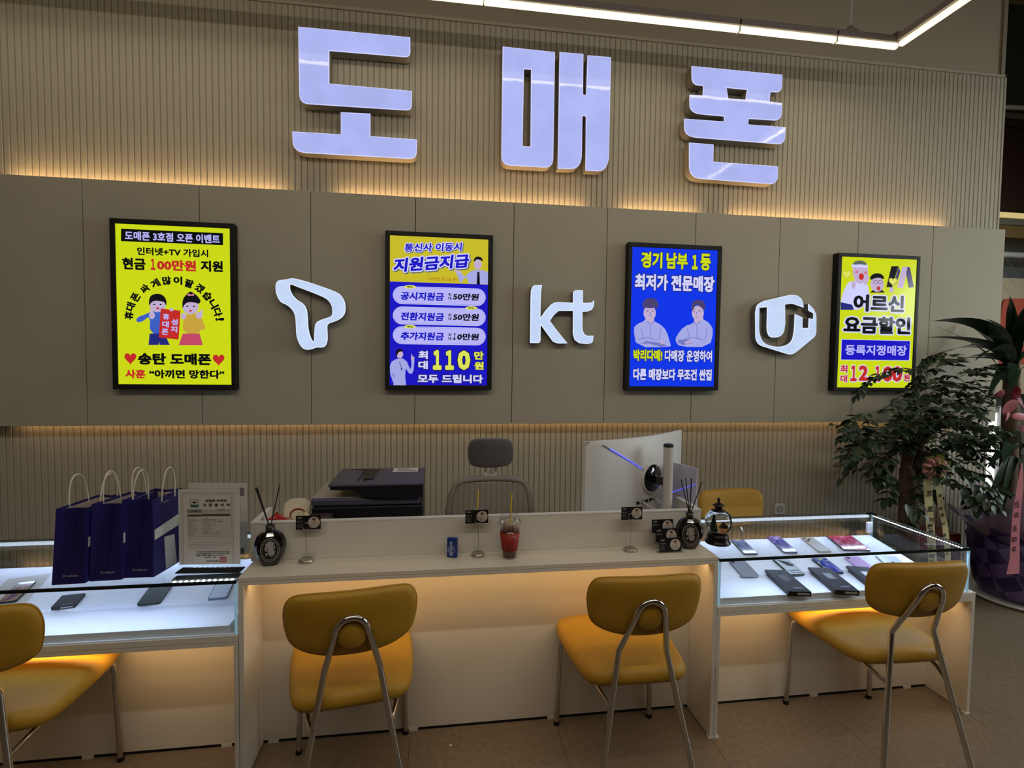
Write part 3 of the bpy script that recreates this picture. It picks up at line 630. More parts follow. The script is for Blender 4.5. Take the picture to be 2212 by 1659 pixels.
def display_case(label, x0, x1, side_led):
    xc = (x0+x1)/2
    c = thing('display_case', label, 'display case', (xc, FY0, 0), 0, 'glass display cases')
    a = lambda mb, n, m: add(c, mb, n, m)
    a(MB().box(x0, x1, FY0, 2.50, .520, .5365, .001, seg=1), 'apron', M_mel)
    a(MB().box(x0, x1, FY0-.001, 2.50, .537, .560, .001, seg=1), 'base_top', M_mel)
    a(MB().box(x0, x0+.016, FY0, 2.50, .006, .5195, .001, seg=1), 'side_panel', M_mel)
    a(MB().box(x1-.016, x1, FY0, 2.50, .006, .5195, .001, seg=1), 'side_panel', M_mel)
    a(MB().box(x0+.016, x1-.016, KY, KY+.016, .014, .5195), 'knee_panel', M_mel)
    a(MB().box(x0+.016, x1-.016, KY+.004, KY+.03, 0, .014), 'toe_gap', M_dark)
    for x in (x0+.09, xc, x1-.12): a(MB().box(x-.02, x+.02, KY-.002, KY+.003, 0, .013), 'foot_pad', M_whitep)
    for x in (x0+.012, x1-.012): a(MB().box(x-.012, x+.012, FY0-.003, FY0+.02, 0, .006), 'foot_pad', M_whitep)
    g0, g1, gb = x0+.006, x1-(.036 if side_led else .006), 2.488
    # front, side and back panes
    a(MB().box(g0+.006, g1-.006, FY0+.004, FY0+.010, .5605, .7555), 'glass_front', M_glass)
    for xx in (g0, g1-.006): a(MB().box(xx, xx+.006, FY0+.012, gb, .5605, .7555), 'glass_side', M_glass)
    a(MB().box(g0+.02, g1-.02, gb, gb+.005, .5605, .742), 'glass_back', M_glass)
    # top plate: clear faces with dark green edges
    tp = MB().box(g0-.002, g1+.002, FY0-.002, 2.500, .757, .765)
    tp.bm.normal_update()
    for f in tp.bm.faces:
        if abs(f.normal.z) < .5: f.material_index = 1
    a(tp, 'glass_top', [M_glass, M_edge])
    a(MB().box(g0, g1, FY0+.001, FY0+.012, .7505, .7565), 'front_led_rail', M_dark)
    for xx in (g0-.0005, g1-.0065): a(MB().box(xx, xx+.007, FY0+.003, FY0+.011, .5605, .7505), 'glass_corner', M_edgel)
    for xx in (g0, g1-.007): a(MB().box(xx, xx+.007, gb-.002, gb+.006, .5605, .756), 'glass_corner', M_edgel)
    a(MB().box(g0, g1, FY0+.002, FY0+.009, .5602, .565), 'front_lip', M_alu)
    a(MB().box(g0+.01, g1-.03, 2.478, 2.4985, .744, .7565, .004), 'back_rail', M_ledbar)
    a(MB().box(g1-.045, g1-.012, 2.470, 2.486, .66, .72, .004), 'lock_bracket', M_whitep)
    # stepped display board: level front, tilted back
    a(MB().box(g0+.012, g1-.03, FY0+.016, 2.168, .5603, .590, .001, seg=1), 'board_front', M_white)
    tb = MB(); ya, za, yb, zb = 2.168, .600, 2.475, .6495
    tb.faces([(x, y, z) for x in (g0+.012, g1-.03) for y, z in ((ya, .5603), (ya, za), (yb, zb), (yb, .5603))],
             [(0, 1, 5, 4), (1, 2, 6, 5), (2, 3, 7, 6), (3, 0, 4, 7), (0, 3, 2, 1), (4, 5, 6, 7)])
    a(tb, 'board_back', M_white)
    if side_led:
        d = MB(); n = 36
        for i in range(n):
            y = FY0+.03+(2.47-FY0-.03)*i/(n-1)
            d.box(g1-.0165, g1-.0110, y-.0024, y+.0024, .7525, .7550)
        stuff(a(d, 'led_diodes', M_ledw))
        a(MB().box(g1-.022, g1-.007, FY0+.02, 2.475, .749, .7524), 'led_strip', M_alug)
    else:
        d = MB()  # short row of glowing dots on a pale strip, black strip behind
        for i in range(11):
            x = -.945+i*.0195
            d.box(x-.0035, x+.0035, FY0+.030, FY0+.037, .7525, .7562)
        stuff(a(d, 'led_diodes', M_ledw))
        a(MB().box(-.962, -.735, FY0+.024, FY0+.043, .749, .7524), 'led_strip', M_alu)
        a(MB().box(-.962, -.735, FY0+.048, FY0+.085, .752, .7564), 'black_strip', M_black)
    return c
display_case('long glass display case with phones on a white board, beside the leafy plants', 1.148, 2.385, True)
display_case('glass display case carrying the navy paper bags and the certificates', -1.975, -.719, False)

# ------------------------------------------------------------------ phones and boxes in the cases
ya, za, yb, zb = 2.168, .600, 2.475, .6495
PN = Vector((0, -(zb-za), yb-ya)).normalized()
def tilt(x, y, lift=0):
    v = ray(x, y); o = Vector((0, 0, H)); P0 = Vector((0, ya, za))+PN*lift
    return o + v*((P0-o).dot(PN)/v.dot(PN))
def slab(kind, label, cat, cor, th, m, group, onz=None, size=None, zoom=(1500, 1080, 5.53)):
    """flat thing whose far-left, far-right, near-right, near-left corners are read off the photograph"""
    Q = []
    for x, y in cor:
        px, py = zoom[0]+x/zoom[2], zoom[1]+y/zoom[2]
        Q.append(atz(px, py, onz) if onz else tilt(px, py, th))
    n = Vector((0, 0, 1)) if onz else PN
    far = (Q[0]+Q[1])/2; near = (Q[2]+Q[3])/2; Y = (far-near); Ln = Y.length; Y.normalize()
    X = Y.cross(n).normalized(); Wd = ((Q[1]-Q[0]).dot(X)+(Q[2]-Q[3]).dot(X))/2
    if size: Wd, Ln2 = size; c = near+Y*Ln2/2 if size[1] else (far+near)/2; Ln = Ln2 or Ln
    else: c = (far+near)/2
    c = c-n*th
    t = thing(kind, label, cat, (0, 0, 0), 0, group)
    t.matrix_world = Matrix.Translation(c+n*.0003) @ Matrix((X, Y, n)).transposed().to_4x4()
    r = min(.009, Wd*.12) if kind.endswith('phone') else .0015
    o = rounded([(-Wd/2, -Ln/2, r), (Wd/2, -Ln/2, r), (Wd/2, Ln/2, r), (-Wd/2, Ln/2, r)])
    b = MB().prism(o, 0, th).xf(Matrix(((1, 0, 0, 0), (0, 0, 1, 0), (0, 1, 0, 0), (0, 0, 0, 1))))
    b.build('body', m, t)
    return t, Wd, Ln
def plate(t, pts, z, name, m, r=0):
    b = MB(); q = rounded([(x, y, r) for x, y in pts]) if r else pts
    return b.faces([(x, y, z) for x, y in q], [tuple(range(len(q)))]).build(name, m, t)
def rect(x0, x1, y0, y1): return [(x0, y0), (x1, y0), (x1, y1), (x0, y1)]
def wallpaper(name, c1, c2, c3, sc=14, w=1.5):
    if name in MATS: return MATS[name]
    mt = mat(name, lin(*c1), .15, coat=.5); n = mt.node_tree; p = n.nodes['Principled BSDF']
    tc = n.nodes.new('ShaderNodeTexCoord'); nz = n.nodes.new('ShaderNodeTexNoise'); nz.inputs['Scale'].default_value = sc; nz.inputs['Distortion'].default_value = w
    cr = n.nodes.new('ShaderNodeValToRGB'); cr.color_ramp.elements[0].color = lin(*c1); cr.color_ramp.elements[1].color = lin(*c3)
    cr.color_ramp.elements[0].position = .38; cr.color_ramp.elements[1].position = .62; e = cr.color_ramp.elements.new(.5); e.color = lin(*c2)
    n.links.new(tc.outputs['Object'], nz.inputs['Vector']); n.links.new(nz.outputs[0], cr.inputs[0]); n.links.new(cr.outputs[0], p.inputs['Base Color']); return mt
def phone(label, cor, body, scr=None, zoom=(1500, 1080, 5.53), cams=0, size=None, onz=None, grp='phones lying in the glass cases'):
    t, W, Ln = slab('display_phone', label, 'phone', cor, .008, body, grp, onz, size, zoom)
    if scr: plate(t, rect(-W/2+.003, W/2-.003, -Ln/2+.003, Ln/2-.003), .0085, 'screen', scr, .006)
    for i in range(cams):
        x, y = (-W/2+.014+.018*(i % 2), Ln/2-.014-.014*i)
        MB().lathe([(.0075, .008), (.0075, .0105), (.0001, .0105)], (x, y, 0), 14).build('lens', M_black, t)
    return t, W, Ln
PB = mat('black_phone_body', lin(24, 26, 30), .3)
phone('phone with a dark frame and swirling slate blue wallpaper beside the snow globe', [(430, 470), (580, 465), (760, 640), (600, 645)], PB, wallpaper('paper_slate', (70, 84, 120), (96, 108, 150), (170, 176, 120), 10))
phone('phone with deep violet wallpaper in the rear line of the case', [(862, 432), (1010, 430), (1243, 622), (1075, 628)], mat('violet_body', lin(52, 44, 96), .3), wallpaper('paper_violet', (48, 42, 120), (78, 74, 150), (170, 160, 190), 12))
phone('pale gold phone lying face down with three lenses', [(1270, 445), (1400, 440), (1645, 605), (1490, 622)], mat('gold_body', lin(176, 164, 148), .3), None, cams=3)
phone('open folding phone with crimson and pink wallpaper', [(1575, 430), (1870, 415), (2090, 590), (1810, 605)], PB, wallpaper('paper_crimson', (150, 20, 50), (190, 60, 90), (200, 120, 150), 12))
phone('plain grey phone lying face down nearest the counter end', [(410, 725), (600, 720), (778, 903), (575, 908)], mat('grey_body', lin(132, 130, 138), .35), None, cams=1)
t, W, Ln = phone('phone printed with dark green petals and black lettering', [(930, 700), (1100, 695), (1325, 885), (1150, 893)], mat('green_frame', lin(40, 60, 50), .3), mat('paper_white', lin(205, 214, 220), .2))
for i in range(4):
    a = 2.2-i*.45; plate(t, [(-W*.35, Ln*.42), (-W*.35+cos(a-.1)*.0-.0+.045*cos(a-1.9), Ln*.42+.06*sin(a-2.9)), (-W*.2+.05*cos(a-1.6), Ln*.30+.05*sin(a-2.4))], .0088, 'petal', mat('petal_green', lin(28, 48, 38), .4))
def lettering_on(t, s, x0, x1, y0, y1, z, m, bold=.02, flip=False):
    text_fit(s, (x0, y0, z), (1, 0, 0), (0, 1, 0), x1-x0, y1-y0, m, t, 'lettering', bold)
lettering_on(t, 'Galaxy', -W*.35, W*.40, -Ln*.32, -Ln*.22, .0089, M_ink, .03); lettering_on(t, 'S24 Ultra', -W*.35, W*.42, -Ln*.44, -Ln*.35, .0089, M_ink, .03)
phone('phone with blue and yellow swirl wallpaper behind the middle black box', [(1390, 695), (1570, 690), (1785, 865), (1620, 872)], PB, wallpaper('paper_blue', (50, 60, 140), (84, 100, 190), (200, 200, 120), 12))
phone('lilac phone lying face down with one lens', [(1785, 680), (1960, 672), (2200, 860), (2030, 868)], mat('lilac_body', lin(196, 160, 210), .3), None, cams=1)
t, W, Ln = phone('silver phone lying face down, farthest toward the lit edge of the case', [(1410, 548), (1535, 540), (1650, 640), (1520, 650)], mat('silver_body', lin(190, 196, 212), .25), None, zoom=(1480, 1040, 3.403))
plate(t, [(.006*cos(a), .006*sin(a)) for a in [i*pi/6 for i in range(12)]], .0087, 'emblem', M_ink)
def box(label, cor, zt, th, zoom=(1500, 1080, 5.53), size=None, win=None):
    t, W, Ln = slab('phone_box', label, 'box', cor, th, mat('black_card_box', lin(15, 15, 19), .45, bump=.1), 'black phone boxes in the glass cases', zt, size, zoom)
    plate(t, rect(-W*.1, W*.32, -Ln*.36, -Ln*.335), th+.0004, 'print', mat('silver_print', lin(150, 150, 158), .4))
    if win: plate(t, rect(-W*.18, W*.18, -Ln*.02, Ln*.24), th+.0004, 'label_patch', win)
    b = MB().faces([(-W*.1, -Ln/2-.0005, th*.3), (W*.42, -Ln/2-.0005, th*.3), (W*.42, -Ln/2-.0005, th*.75), (-W*.1, -Ln/2-.0005, th*.75)], [(0, 1, 2, 3)])
    b.build('end_label', mat('grey_label', lin(150, 150, 156), .6), t); return t
box('black phone box with a faint dark patch on its lid', [(845, 838), (1085, 832), (1382, 1088), (1140, 1103)], .611, .0205, win=mat('dark_patch', lin(36, 37, 46), .3))
box('black phone box with a grey window label in the front line', [(1375, 812), (1600, 805), (1955, 1070), (1700, 1093)], .611, .0205, win=mat('grey_patch', lin(110, 112, 116), .3))
box('black phone box with a white label, behind the yellow chair backrest', [(1830, 798), (2060, 790), (2410, 1045), (2160, 1065)], .611, .0205, win=mat('white_patch', lin(200, 200, 206), .3))
lb = tag(MB().box(-.16, .16, -.11, .11, 0, .012, .003).build('tablet', mat('dark_grey_slab', lin(50, 50, 56), .4), loc=(2.52, 2.62, 0)), 'x', 'x')
bpy.data.objects.remove(lb)
ZL = (0, 980, 3.95)
sh_ = slab('phone_sheet', 'white card sheet under the gold and purple phone', 'card', [(90, 1050), (420, 1040), (200, 1300), (-180, 1310)], .0015, M_paper, None, None, None, ZL)
t, W, Ln = phone('phone with gold and purple wallpaper on a white card sheet', [(165, 1098), (310, 1092), (125, 1265), (-15, 1270)], PB, wallpaper('paper_gold', (90, 60, 110), (180, 140, 90), (120, 90, 140), 14), zoom=ZL); t.location.z += .0018
box('small square black phone box below the navy bags', [(540, 1203), (718, 1195), (632, 1300), (437, 1306)], None, .012, ZL)
phone('black phone lying face down between the bags and the chair', [(1295, 1110), (1478, 1104), (1360, 1275), (1170, 1280)], mat('green_black_body', lin(30, 40, 38), .45), None, zoom=ZL)
phone('white phone with a thin grey rim beside the counter end', [(1850, 1095), (1995, 1090), (1935, 1228), (1770, 1240)], mat('grey_rim', lin(110, 120, 140), .4), mat('white_face', lin(210, 220, 235), .3), zoom=ZL)

# ================================================================== CHAIRS
def make_chair(label, x, y, r):
    t = thing('leather_chair', label, 'chair', (x, y, 0), r, 'mustard chairs with chrome legs')
    out = smooth_closed([(-.145, .092), (0, .094), (.145, .092), (.190, .082), (.208, .035), (.203, -.03), (.188, -.085), (.130, -.115), (.05, -.127), (-.05, -.127), (-.130, -.115), (-.188, -.085), (-.203, -.03), (-.208, .035), (-.190, .082)], 3)
    vs, fs = cushion(out, .042, lambda X, Z: .55*X*X)
    b = MB(); b.faces(vs, fs, True); b.xf(Matrix.Translation((0, -.449, .745)) @ Matrix.Rotation(R(9), 4, 'X')); b.build('backrest', M_must, t)
    sp = MB(); sp.tube([(x_, -.449+.55*x_*x_-.004, 0) for x_ in ()] or [(p[0], .55*p[0]**2, p[1]) for p in out+out[:1]], .0022, 5, False)
    sp.xf(Matrix.Translation((0, -.449, .745)) @ Matrix.Rotation(R(9), 4, 'X')); sp.build('piping', M_must, t)
    d = MB().lathe([(.0001, -.012), (.038, -.012), (.045, -.008), (.0475, .0), (.0475, .012)], (0, 0, 0), 28)
    d.xf(Matrix.Translation((0, -.478, .704)) @ Matrix.Rotation(R(9), 4, 'X') @ Matrix.Rotation(-pi/2, 4, 'X')); d.build('back_button', M_must, t)
    so = smooth_closed([(-.20, .035), (0, .04), (.20, .035), (.228, -.02), (.222, -.16), (.205, -.32), (.18, -.405), (.08, -.425), (-.08, -.425), (-.18, -.405), (-.205, -.32), (-.222, -.16), (-.228, -.02)], 3)
    vs, fs = cushion(so, .066, None)
    vs = [(a, c, -w_*1.0 + .014*(1-(a/.22)**2) - .010*max(0, (c-(-.02)))/.06) for a, w_, c in vs]
    b = MB(); b.faces(vs, fs, True); b.xf(Matrix.Translation((0, 0, .438))); b.build('seat', M_must, t)
    # rear legs: one bent tube up and over the backrest button
    arc = [(.049*sin(a), cos(a)) for a in [R(-80+160*i/14) for i in range(15)]]
    for sgn in (-1, 1):
        MB().tube([(sgn*.193, -.526, .006), (sgn*.088, -.424, .552), (sgn*.087, -.4245, .562), (sgn*.053, -.485, .705)], .0105, 12).build('rear_leg', M_chrome, t)
        MB().box(sgn*.193-.012, sgn*.193+.012, -.538, -.514, 0, .012, .004).build('foot_cap', M_rubber, t)
        MB().tube([(sgn*.209, 0, .006), (sgn*.200, -.012, .36), (sgn*.196, -.016, .392), (sgn*.180, -.03, .403), (sgn*.15, -.06, .404)], .0105, 12).build('front_leg', M_chrome, t)
        MB().lathe([(.0001, 0), (.0125, 0), (.0125, .014), (.011, .016)], (sgn*.209, 0, 0), 14).build('foot_cap', M_rubber, t)
        MB().tube([(sgn*.16, -.05, .412), (sgn*.15, -.33, .410), (sgn*.138, -.40, .396), (sgn*.121, -.455, .378)], .008, 10).build('side_rail', M_chrome, t)
    MB().tube([(-.053, -.485, .705)]+[(a*1.02, -.487-.010*(b+.17), .712+.056*b) for a, b in arc]+[(.053, -.485, .705)], .0105, 12, False).build('hoop', M_chrome, t)
    return t
c0 = make_chair('mustard chair with chrome legs standing in front of the white printer side of the counter', -.336, 2.118, .147)
for lab, x, y, r in (('mustard chair with its seat turned askew near the counter corner, one from the glass case', .721, 2.122, -.012),
                     ('mustard chair tucked under the long glass case of phones', 1.809, 2.124, -.03),
                     ('mustard chair drawn under the glass case that carries the navy bags', -1.424, 2.115, .10),
                     ('mustard chair behind the counter, only its backrest showing beside the snow globe', 1.70, 2.33, pi+.05)):
    c = copy_tree(c0); c.location = (x, y, 0); c.rotation_euler = (0, 0, r); c['label'] = lab
c0['label'] = 'mustard chair with chrome legs below the printer and the first card stand'

# ================================================================== PAPER BAGS
M_navy = mat('navy_paper', lin(26, 19, 88), .5, bump=.15, bscale=40)
M_cord = mat('white_cord', lin(214, 204, 184), .9, bump=.6, bscale=900)
M_bagw = mat('bag_print_white', lin(200, 198, 196), .6)
M_bagin = mat('bag_inside', lin(196, 180, 172), .8)
def paper_bag(label, fl, fr, br, zt, lean=0):
    """fl, fr: front corners of the gusset; br: the back corner of the wide side (x, y)"""
    fl, fr, br = Vector((*fl, 0)), Vector((*fr, 0)), Vector((*br, 0)); bl = fl+(br-fr)
    z0 = .7655
    t = thing('paper_bag', label, 'bag', ((fl.x+fr.x+bl.x+br.x)/4, (fl.y+fr.y+bl.y+br.y)/4, z0), 0, 'navy paper bags on the glass case')
    o = t.location; h = zt-z0; cen = (fl+fr+bl+br)/4
    base = [fl, fr, br, bl]; top = []
    for i, p in enumerate(base):
        q = cen+(p-cen)*Vector((.94, 1.0, 1)).x
        top.append(q+Vector((lean, 0, h)))
    gf = (fl+fr)/2+Vector((0, .012, 0)); gb = (bl+br)/2-Vector((0, .012, 0))
    gft = (top[0]+top[1])/2+Vector((0, .022, -.004)); gbt = (top[2]+top[3])/2-Vector((0, .022, -.0))
    fm = (fl+fr)/2
    P_ = [fl, fm, fr, br, (bl+br)/2, bl]; T_ = [top[0], gft, top[1], top[2], gbt, top[3]]
    sub = lambda v: (v.x-o.x, v.y-o.y, v.z)
    vs = [sub(p) for p in P_]+[sub(p) for p in T_]
    b = MB().faces(vs, [(i, (i+1) % 6, (i+1) % 6+6, i+6) for i in range(6)]+[(5, 4, 3, 2, 1, 0)])
    ob = b.build('shell', M_navy, t)
    ins = [(cen+(p-cen)*.985) for p in P_]; inst = [Vector((lean, 0, 0))*0+(Vector((cen.x+lean, cen.y, 0))+(q-Vector((cen.x+lean, cen.y, 0)))*.98) for q in T_]
    vs = [sub(Vector((p.x, p.y, .01))) for p in ins]+[sub(Vector((q.x, q.y, q.z-.004))) for q in inst]
    MB().faces(vs, [(i, (i+1) % 6, (i+1) % 6+6, i+6) for i in range(6)]).build('lining', M_bagin, t)
    # folded rim of the same navy paper just inside the mouth
    vs = [sub(Vector((q.x, q.y, q.z))) for q in T_]+[sub(Vector((cen.x+lean, cen.y, 0))+(q-Vector((cen.x+lean, cen.y, 0)))*.97-Vector((0, 0, .0))) for q in T_]
    MB().faces(vs, [(i, (i+1) % 6, (i+1) % 6+6, i+6) for i in range(6)]).build('rim', M_navy, t)
    # two rope handles along the wide sides
    for a, bb in ((top[0], top[3]), (top[1], top[2])):
        d = bb-a; p0 = a+d*.28; p1 = a+d*.72; hh = .100
        pts = []
        for k in range(15):
            s = k/14; x = p0*(1-s)+p1*s
            bow = sin(pi*s)**.6
            w = (s-.5)*.18*sin(pi*s)
            pts.append(sub(x+d*w+Vector((.006*bow*(1 if a is top[1] else -1), 0, hh*bow-.02*(1-bow)))))
        MB().tube(pts, .0028, 8).build('handle', M_cord, t)
    # print: wide white band and upright strip on the broad side, small wordmark on the gusset
    dr = (br-fr); L_ = dr.length; u = dr.normalized(); n = Vector((u.y, -u.x, 0))*.0008
    def side(s, z):
        k = z/h; p = fr*(1-k)+top[1]*k; p.z = z
        return sub(p+u*(s*L_)+n)
    f = lambda pts, nm: MB().faces([side(*p) for p in pts], [tuple(range(len(pts)))]).build(nm, M_bagw, t)
    f([(.04, h*.47), (.98, h*.53), (.98, h*.69), (.04, h*.60)], 'printed_band')
    f([(.36, .004), (.70, .004), (.64, h*.42), (.32, h*.45)], 'printed_strip')
    f([(.30, h*.90), (.48, h*.91), (.48, h*.916), (.30, h*.906)], 'handle_slot')
    gx = (fr-fl); org = fl+gx*.34+Vector((0, -.0012, .026+0)); org = Vector(sub(org))
    text_fit('SK telecom', org+Vector((0, 0, 0)), gx.normalized(), (0, 0, 1), gx.length*.46, .0085, mat('bag_ink', lin(150, 146, 160), .6), t, 'lettering', .03)
    return t
paper_bag('navy paper bag with white rope handles, outermost of three and farthest from the certificates', (-1.338, 1.985), (-1.236, 1.990), (-1.21, 2.20), 1.034, .012)
paper_bag('navy paper bag with white rope handles, squeezed between two like it', (-1.228, 2.003), (-1.128, 2.008), (-1.095, 2.20), 1.042, .004)
paper_bag('navy paper bag showing its broad white-striped side next to the certificates', (-1.135, 2.022), (-1.026, 2.018), (-1.000, 2.20), 1.050, 0)
fo = MB().faces([(-.03, 0, .0006), (.035, .004, .0006), (.03, .02, .012), (-.03, .018, .014)], [(0, 1, 2, 3)]).build('paper_scrap', mat('blue_scrap', lin(90, 96, 200), .5), loc=atz(265, 1248, .7655))
tag(fo, 'small folded blue scrap lying under the edge of a navy bag', 'paper')

# ================================================================== CERTIFICATES IN ACRYLIC STANDS
def certificate(label, x0, x1, y0, y1, zt, full):
    """standing sheet from (x0, y0) to (x1, y1)"""
    t = thing('certificate_stand', label, 'sign', (x0, y0, .7655))
    ux = Vector((x1-x0, y1-y0, 0)); W = ux.length; t.rotation_euler = (0, 0, math.atan2(ux.y, ux.x)); Hh = zt-.7655
    MB().box(0, W, 0, .0025, .012, Hh).build('acrylic_sleeve', M_glass, t)
    MB().box(-.002, W+.002, -.022, .03, 0, .004, .001).build('base_plate', M_blackm if full else M_glass, t)
    MB().box(.003, W-.003, -.0012, -.0004, .026, Hh-.003).build('sheet', M_paper, t)
    if not full:
        for a, b, c, d, mm in ((.87, .94, .82, .93, M_inkg), (.87, .93, .06, .14, mat('teal_ink', lin(80, 104, 100), .8))):
            MB().box(W*a, W*b, -.002, -.0014, Hh*c, Hh*d).build('print_block', mm, t)
        return t
    g = Sheet(370, 1020, 6.32, 0)
    def P_(x, y): return ((x-100)/850*W, .026+(Hh-.029)*(1-(y-225)/1052))
    def bar(x0, x1, y0, y1, mm, nm='print_line'):
        a = P_(x0, y1); b = P_(x1, y0)
        return MB().box(a[0], b[0], -.0018, -.0013, a[1], b[1]).build(nm, mm, t)
    def tx(s, x0, x1, y0, y1, mm, bold=.02):
        a = P_(x0, y1); b = P_(x1, y0)
        text_fit(s, (a[0], -.0024, a[1]), (1, 0, 0), (0, 0, 1), b[0]-a[0], b[1]-a[1], mm, t, 'lettering', bold)
    tx('알뜰폰 판매점', 475, 765, 365, 400, M_ink, .03); tx('사  전  승  낙  서', 440, 805, 418, 465, M_ink, .04)
    a = P_(272, 475); b = P_(385, 368)
    for k, mm in ((0, mat('teal_badge', lin(46, 92, 88), .6)), (.002, M_paper)):
        q = rounded([(a[0]+k, a[1]+k, .006), (b[0]-k, a[1]+k, .006), (b[0]-k, b[1]-k, .006), (a[0]+k, b[1]-k, .006)])
        MB().faces([(x, -.0018-k*.3, z) for x, z in q], [tuple(range(len(q)))]).build('badge', mm, t)
    bar(280, 378, 438, 466, MATS['teal_badge'], 'badge_foot').location.y = -.001
    q = P_(330, 405); MB().faces([(q[0]+.007*cos(i*.628)*(1+.2*(i % 2)), -.0028, q[1]+.004*sin(i*.628)) for i in range(10)], [tuple(range(10))]).build('badge_mark', M_ink, t)
    bar(232, 428, 505, 552, mat('sage_cell', lin(120, 128, 118), .8)); bar(432, 812, 503, 548, mat('light_cell', lin(176, 170, 160), .8))
    bar(232, 428, 572, 604, mat('brown_cell', lin(88, 76, 62), .8)); bar(432, 812, 566, 600, MATS['brown_cell'])
    tx('승낙번호', 290, 376, 522, 538, M_ink); tx('사업자등록', 630, 740, 506, 518, M_ink)
    random.seed(3)
    for i in range(10):
        y = 622+i*25
        tx('대표자성명주소등록번호업태'[:3+random.randrange(8)], 238, 270+random.randrange(120), y, y+11, M_inkg, .01)
        tx('경기도평택시송탄로구분상호명칭'[:3+random.randrange(9)], 438, 480+random.randrange(240), y-4, y+7, M_inkg, .01)
        bar(232, 812, y+17, y+18.5, M_inkg, 'rule')
    for i in range(9): bar(232, 812, 880+i*22, 881.2+i*22, M_inkg, 'rule')
    for i, s in enumerate(('위 판매점은 이동통신단말장치 유통구조 개선', '에 관한 법률에 따라 사전승낙을 받았음을', '증명합니다')):
        tx(s, 340, (800, 800, 715)[i], 1085+i*27, 1103+i*27, M_ink, .02)
    tx('2025년 11월', 455, 605, 1165, 1182, M_ink); tx('한국정보통신진흥협회장', 480, 650, 1216, 1240, M_ink, .02)
    bar(662, 750, 1172, 1250, mat('red_seal', lin(176, 60, 52), .8), 'seal')
    for x in (682, 705, 728): bar(x, x+5, 1178, 1244, M_paper, 'seal_stroke').location.y = -.0007
    for y in (1196, 1220): bar(668, 745, y, y+5, M_paper, 'seal_stroke').location.y = -.0007
    for k in (150, 172):
        for r_ in ((k, k+2, 290-(172-k), 1275), (1050-k-50, 1052-k-50, 290-(172-k), 1275), (k, 1000-k, 290-(172-k), 292-(172-k))): bar(*r_, M_inkg, 'border')
    return t
certificate('framed certificate sheet with a round-cornered badge and red seal, in front of another', -.962, -.735, 2.063, 2.045, 1.080, True)
certificate('plain certificate stand seen half behind the sheet with the red seal', -.988, -.752, 2.20, 2.17, 1.074, False)

# ================================================================== THINGS ON THE WORKTOP
WZ = .7723
M_bottle = mat('smoked_bottle', lin(20, 14, 13), .12, coat=.6)
M_neck = mat('smoked_neck', lin(44, 38, 34), .3)
M_lab = mat('label_black', lin(14, 13, 14), .5); M_labw = mat('label_cream', lin(168, 160, 152), .6)
def diffuser(label, x, y, rz, sticks):
    t = thing('reed_diffuser', label, 'diffuser', (x, y, WZ), rz, 'reed diffusers on the worktop')
    prof = [(.0001, 0), (.026, 0), (.030, .003), (.042, .022), (.053, .05), (.057, .072), (.055, .095), (.045, .118), (.030, .130), (.018, .134), (.016, .140)]
    MB().lathe(prof, n=10, squash=.62, smooth=False).build('bottle', M_bottle, t)
    MB().lathe([(.0165, .134), (.0165, .156), (.013, .157), (.013, .150), (.0001, .150)], n=20).build('neck', M_neck, t)
    yy = -.0365
    def ov(rx, rz_, k, mm, nm):
        MB().faces([(rx*cos(a), yy-k, .071+rz_*sin(a)) for a in [2*pi*i/32 for i in range(32)]], [tuple(range(32))]).build(nm, mm, t)
    ov(.0335, .045, 0, M_labw, 'label'); ov(.0315, .0430, .0004, M_lab, 'label'); ov(.0275, .0385, .0008, M_labw, 'label'); ov(.0262, .037, .0012, M_lab, 'label')
    rnd = random.Random(5); m_ = MB()
    sil = [(0, .094, .008, .010), (-.004, .082, .010, .008), (.006, .078, .008, .012), (-.010, .092, .006, .007), (.010, .093, .006, .007), (-.002, .066, .006, .014), (.010, .058, .008, .013), (-.014, .075, .004, .009), (-.012, .055, .004, .006), (.002, .050, .004, .006), (.016, .080, .003, .007)]
    for i, (px_, pz, rx, rz_) in enumerate(sil):
        m_.faces([(px_+rx*cos(a)*(1+.25*sin(3*a+i)), yy-.0016-.0002*i, pz+rz_*sin(a)) for a in [2*pi*j/12 for j in range(12)]], [tuple(range(12))])
    stuff(m_.build('engraving', M_labw, t))
    dk = MB()
    for i in range(26):
        a = rnd.random()*6.28; u_ = rnd.uniform(-.017, .017); v_ = .072+rnd.uniform(-.026, .028); l_ = rnd.uniform(.003, .008); w_ = .0007
        dk.faces([(u_+l_*cos(a), yy-.0044, v_+l_*sin(a)), (u_-w_*sin(a), yy-.0044, v_+w_*cos(a)), (u_-l_*cos(a), yy-.0044, v_-l_*sin(a)), (u_+w_*sin(a), yy-.0044, v_-w_*cos(a))], [(0, 1, 2, 3)])
    stuff(dk.build('engraving_shade', M_lab, t))
    for i, (dx, dy, h) in enumerate(sticks):
        MB().tube([(dx*-.12, dy*-.1, .02+.0), (dx*.10, dy*.1, .157), (dx, dy, h)], .0021, 7).build('reed', M_blackm, t)
    return t
diffuser('dark reed diffuser bottle with an oval label beside the certificates', -.640, 2.076, .25, [(-.050, 0, .304), (-.045, .012, .302), (-.047, .02, .30), (.034, .03, .304)])
diffuser('dark reed diffuser bottle with an oval label between the card rack and snow globe', 1.072, 2.072, -.35, [(-.040, 0, .296), (-.020, .015, .300), (.003, .01, .302), (.006, .02, .300), (.044, -.01, .294)])
M_card = mat('black_card', lin(16, 15, 18), .45); M_cardp = mat('card_portrait', lin(190, 176, 160), .6); M_skin = mat('portrait_skin', lin(170, 130, 104), .7)
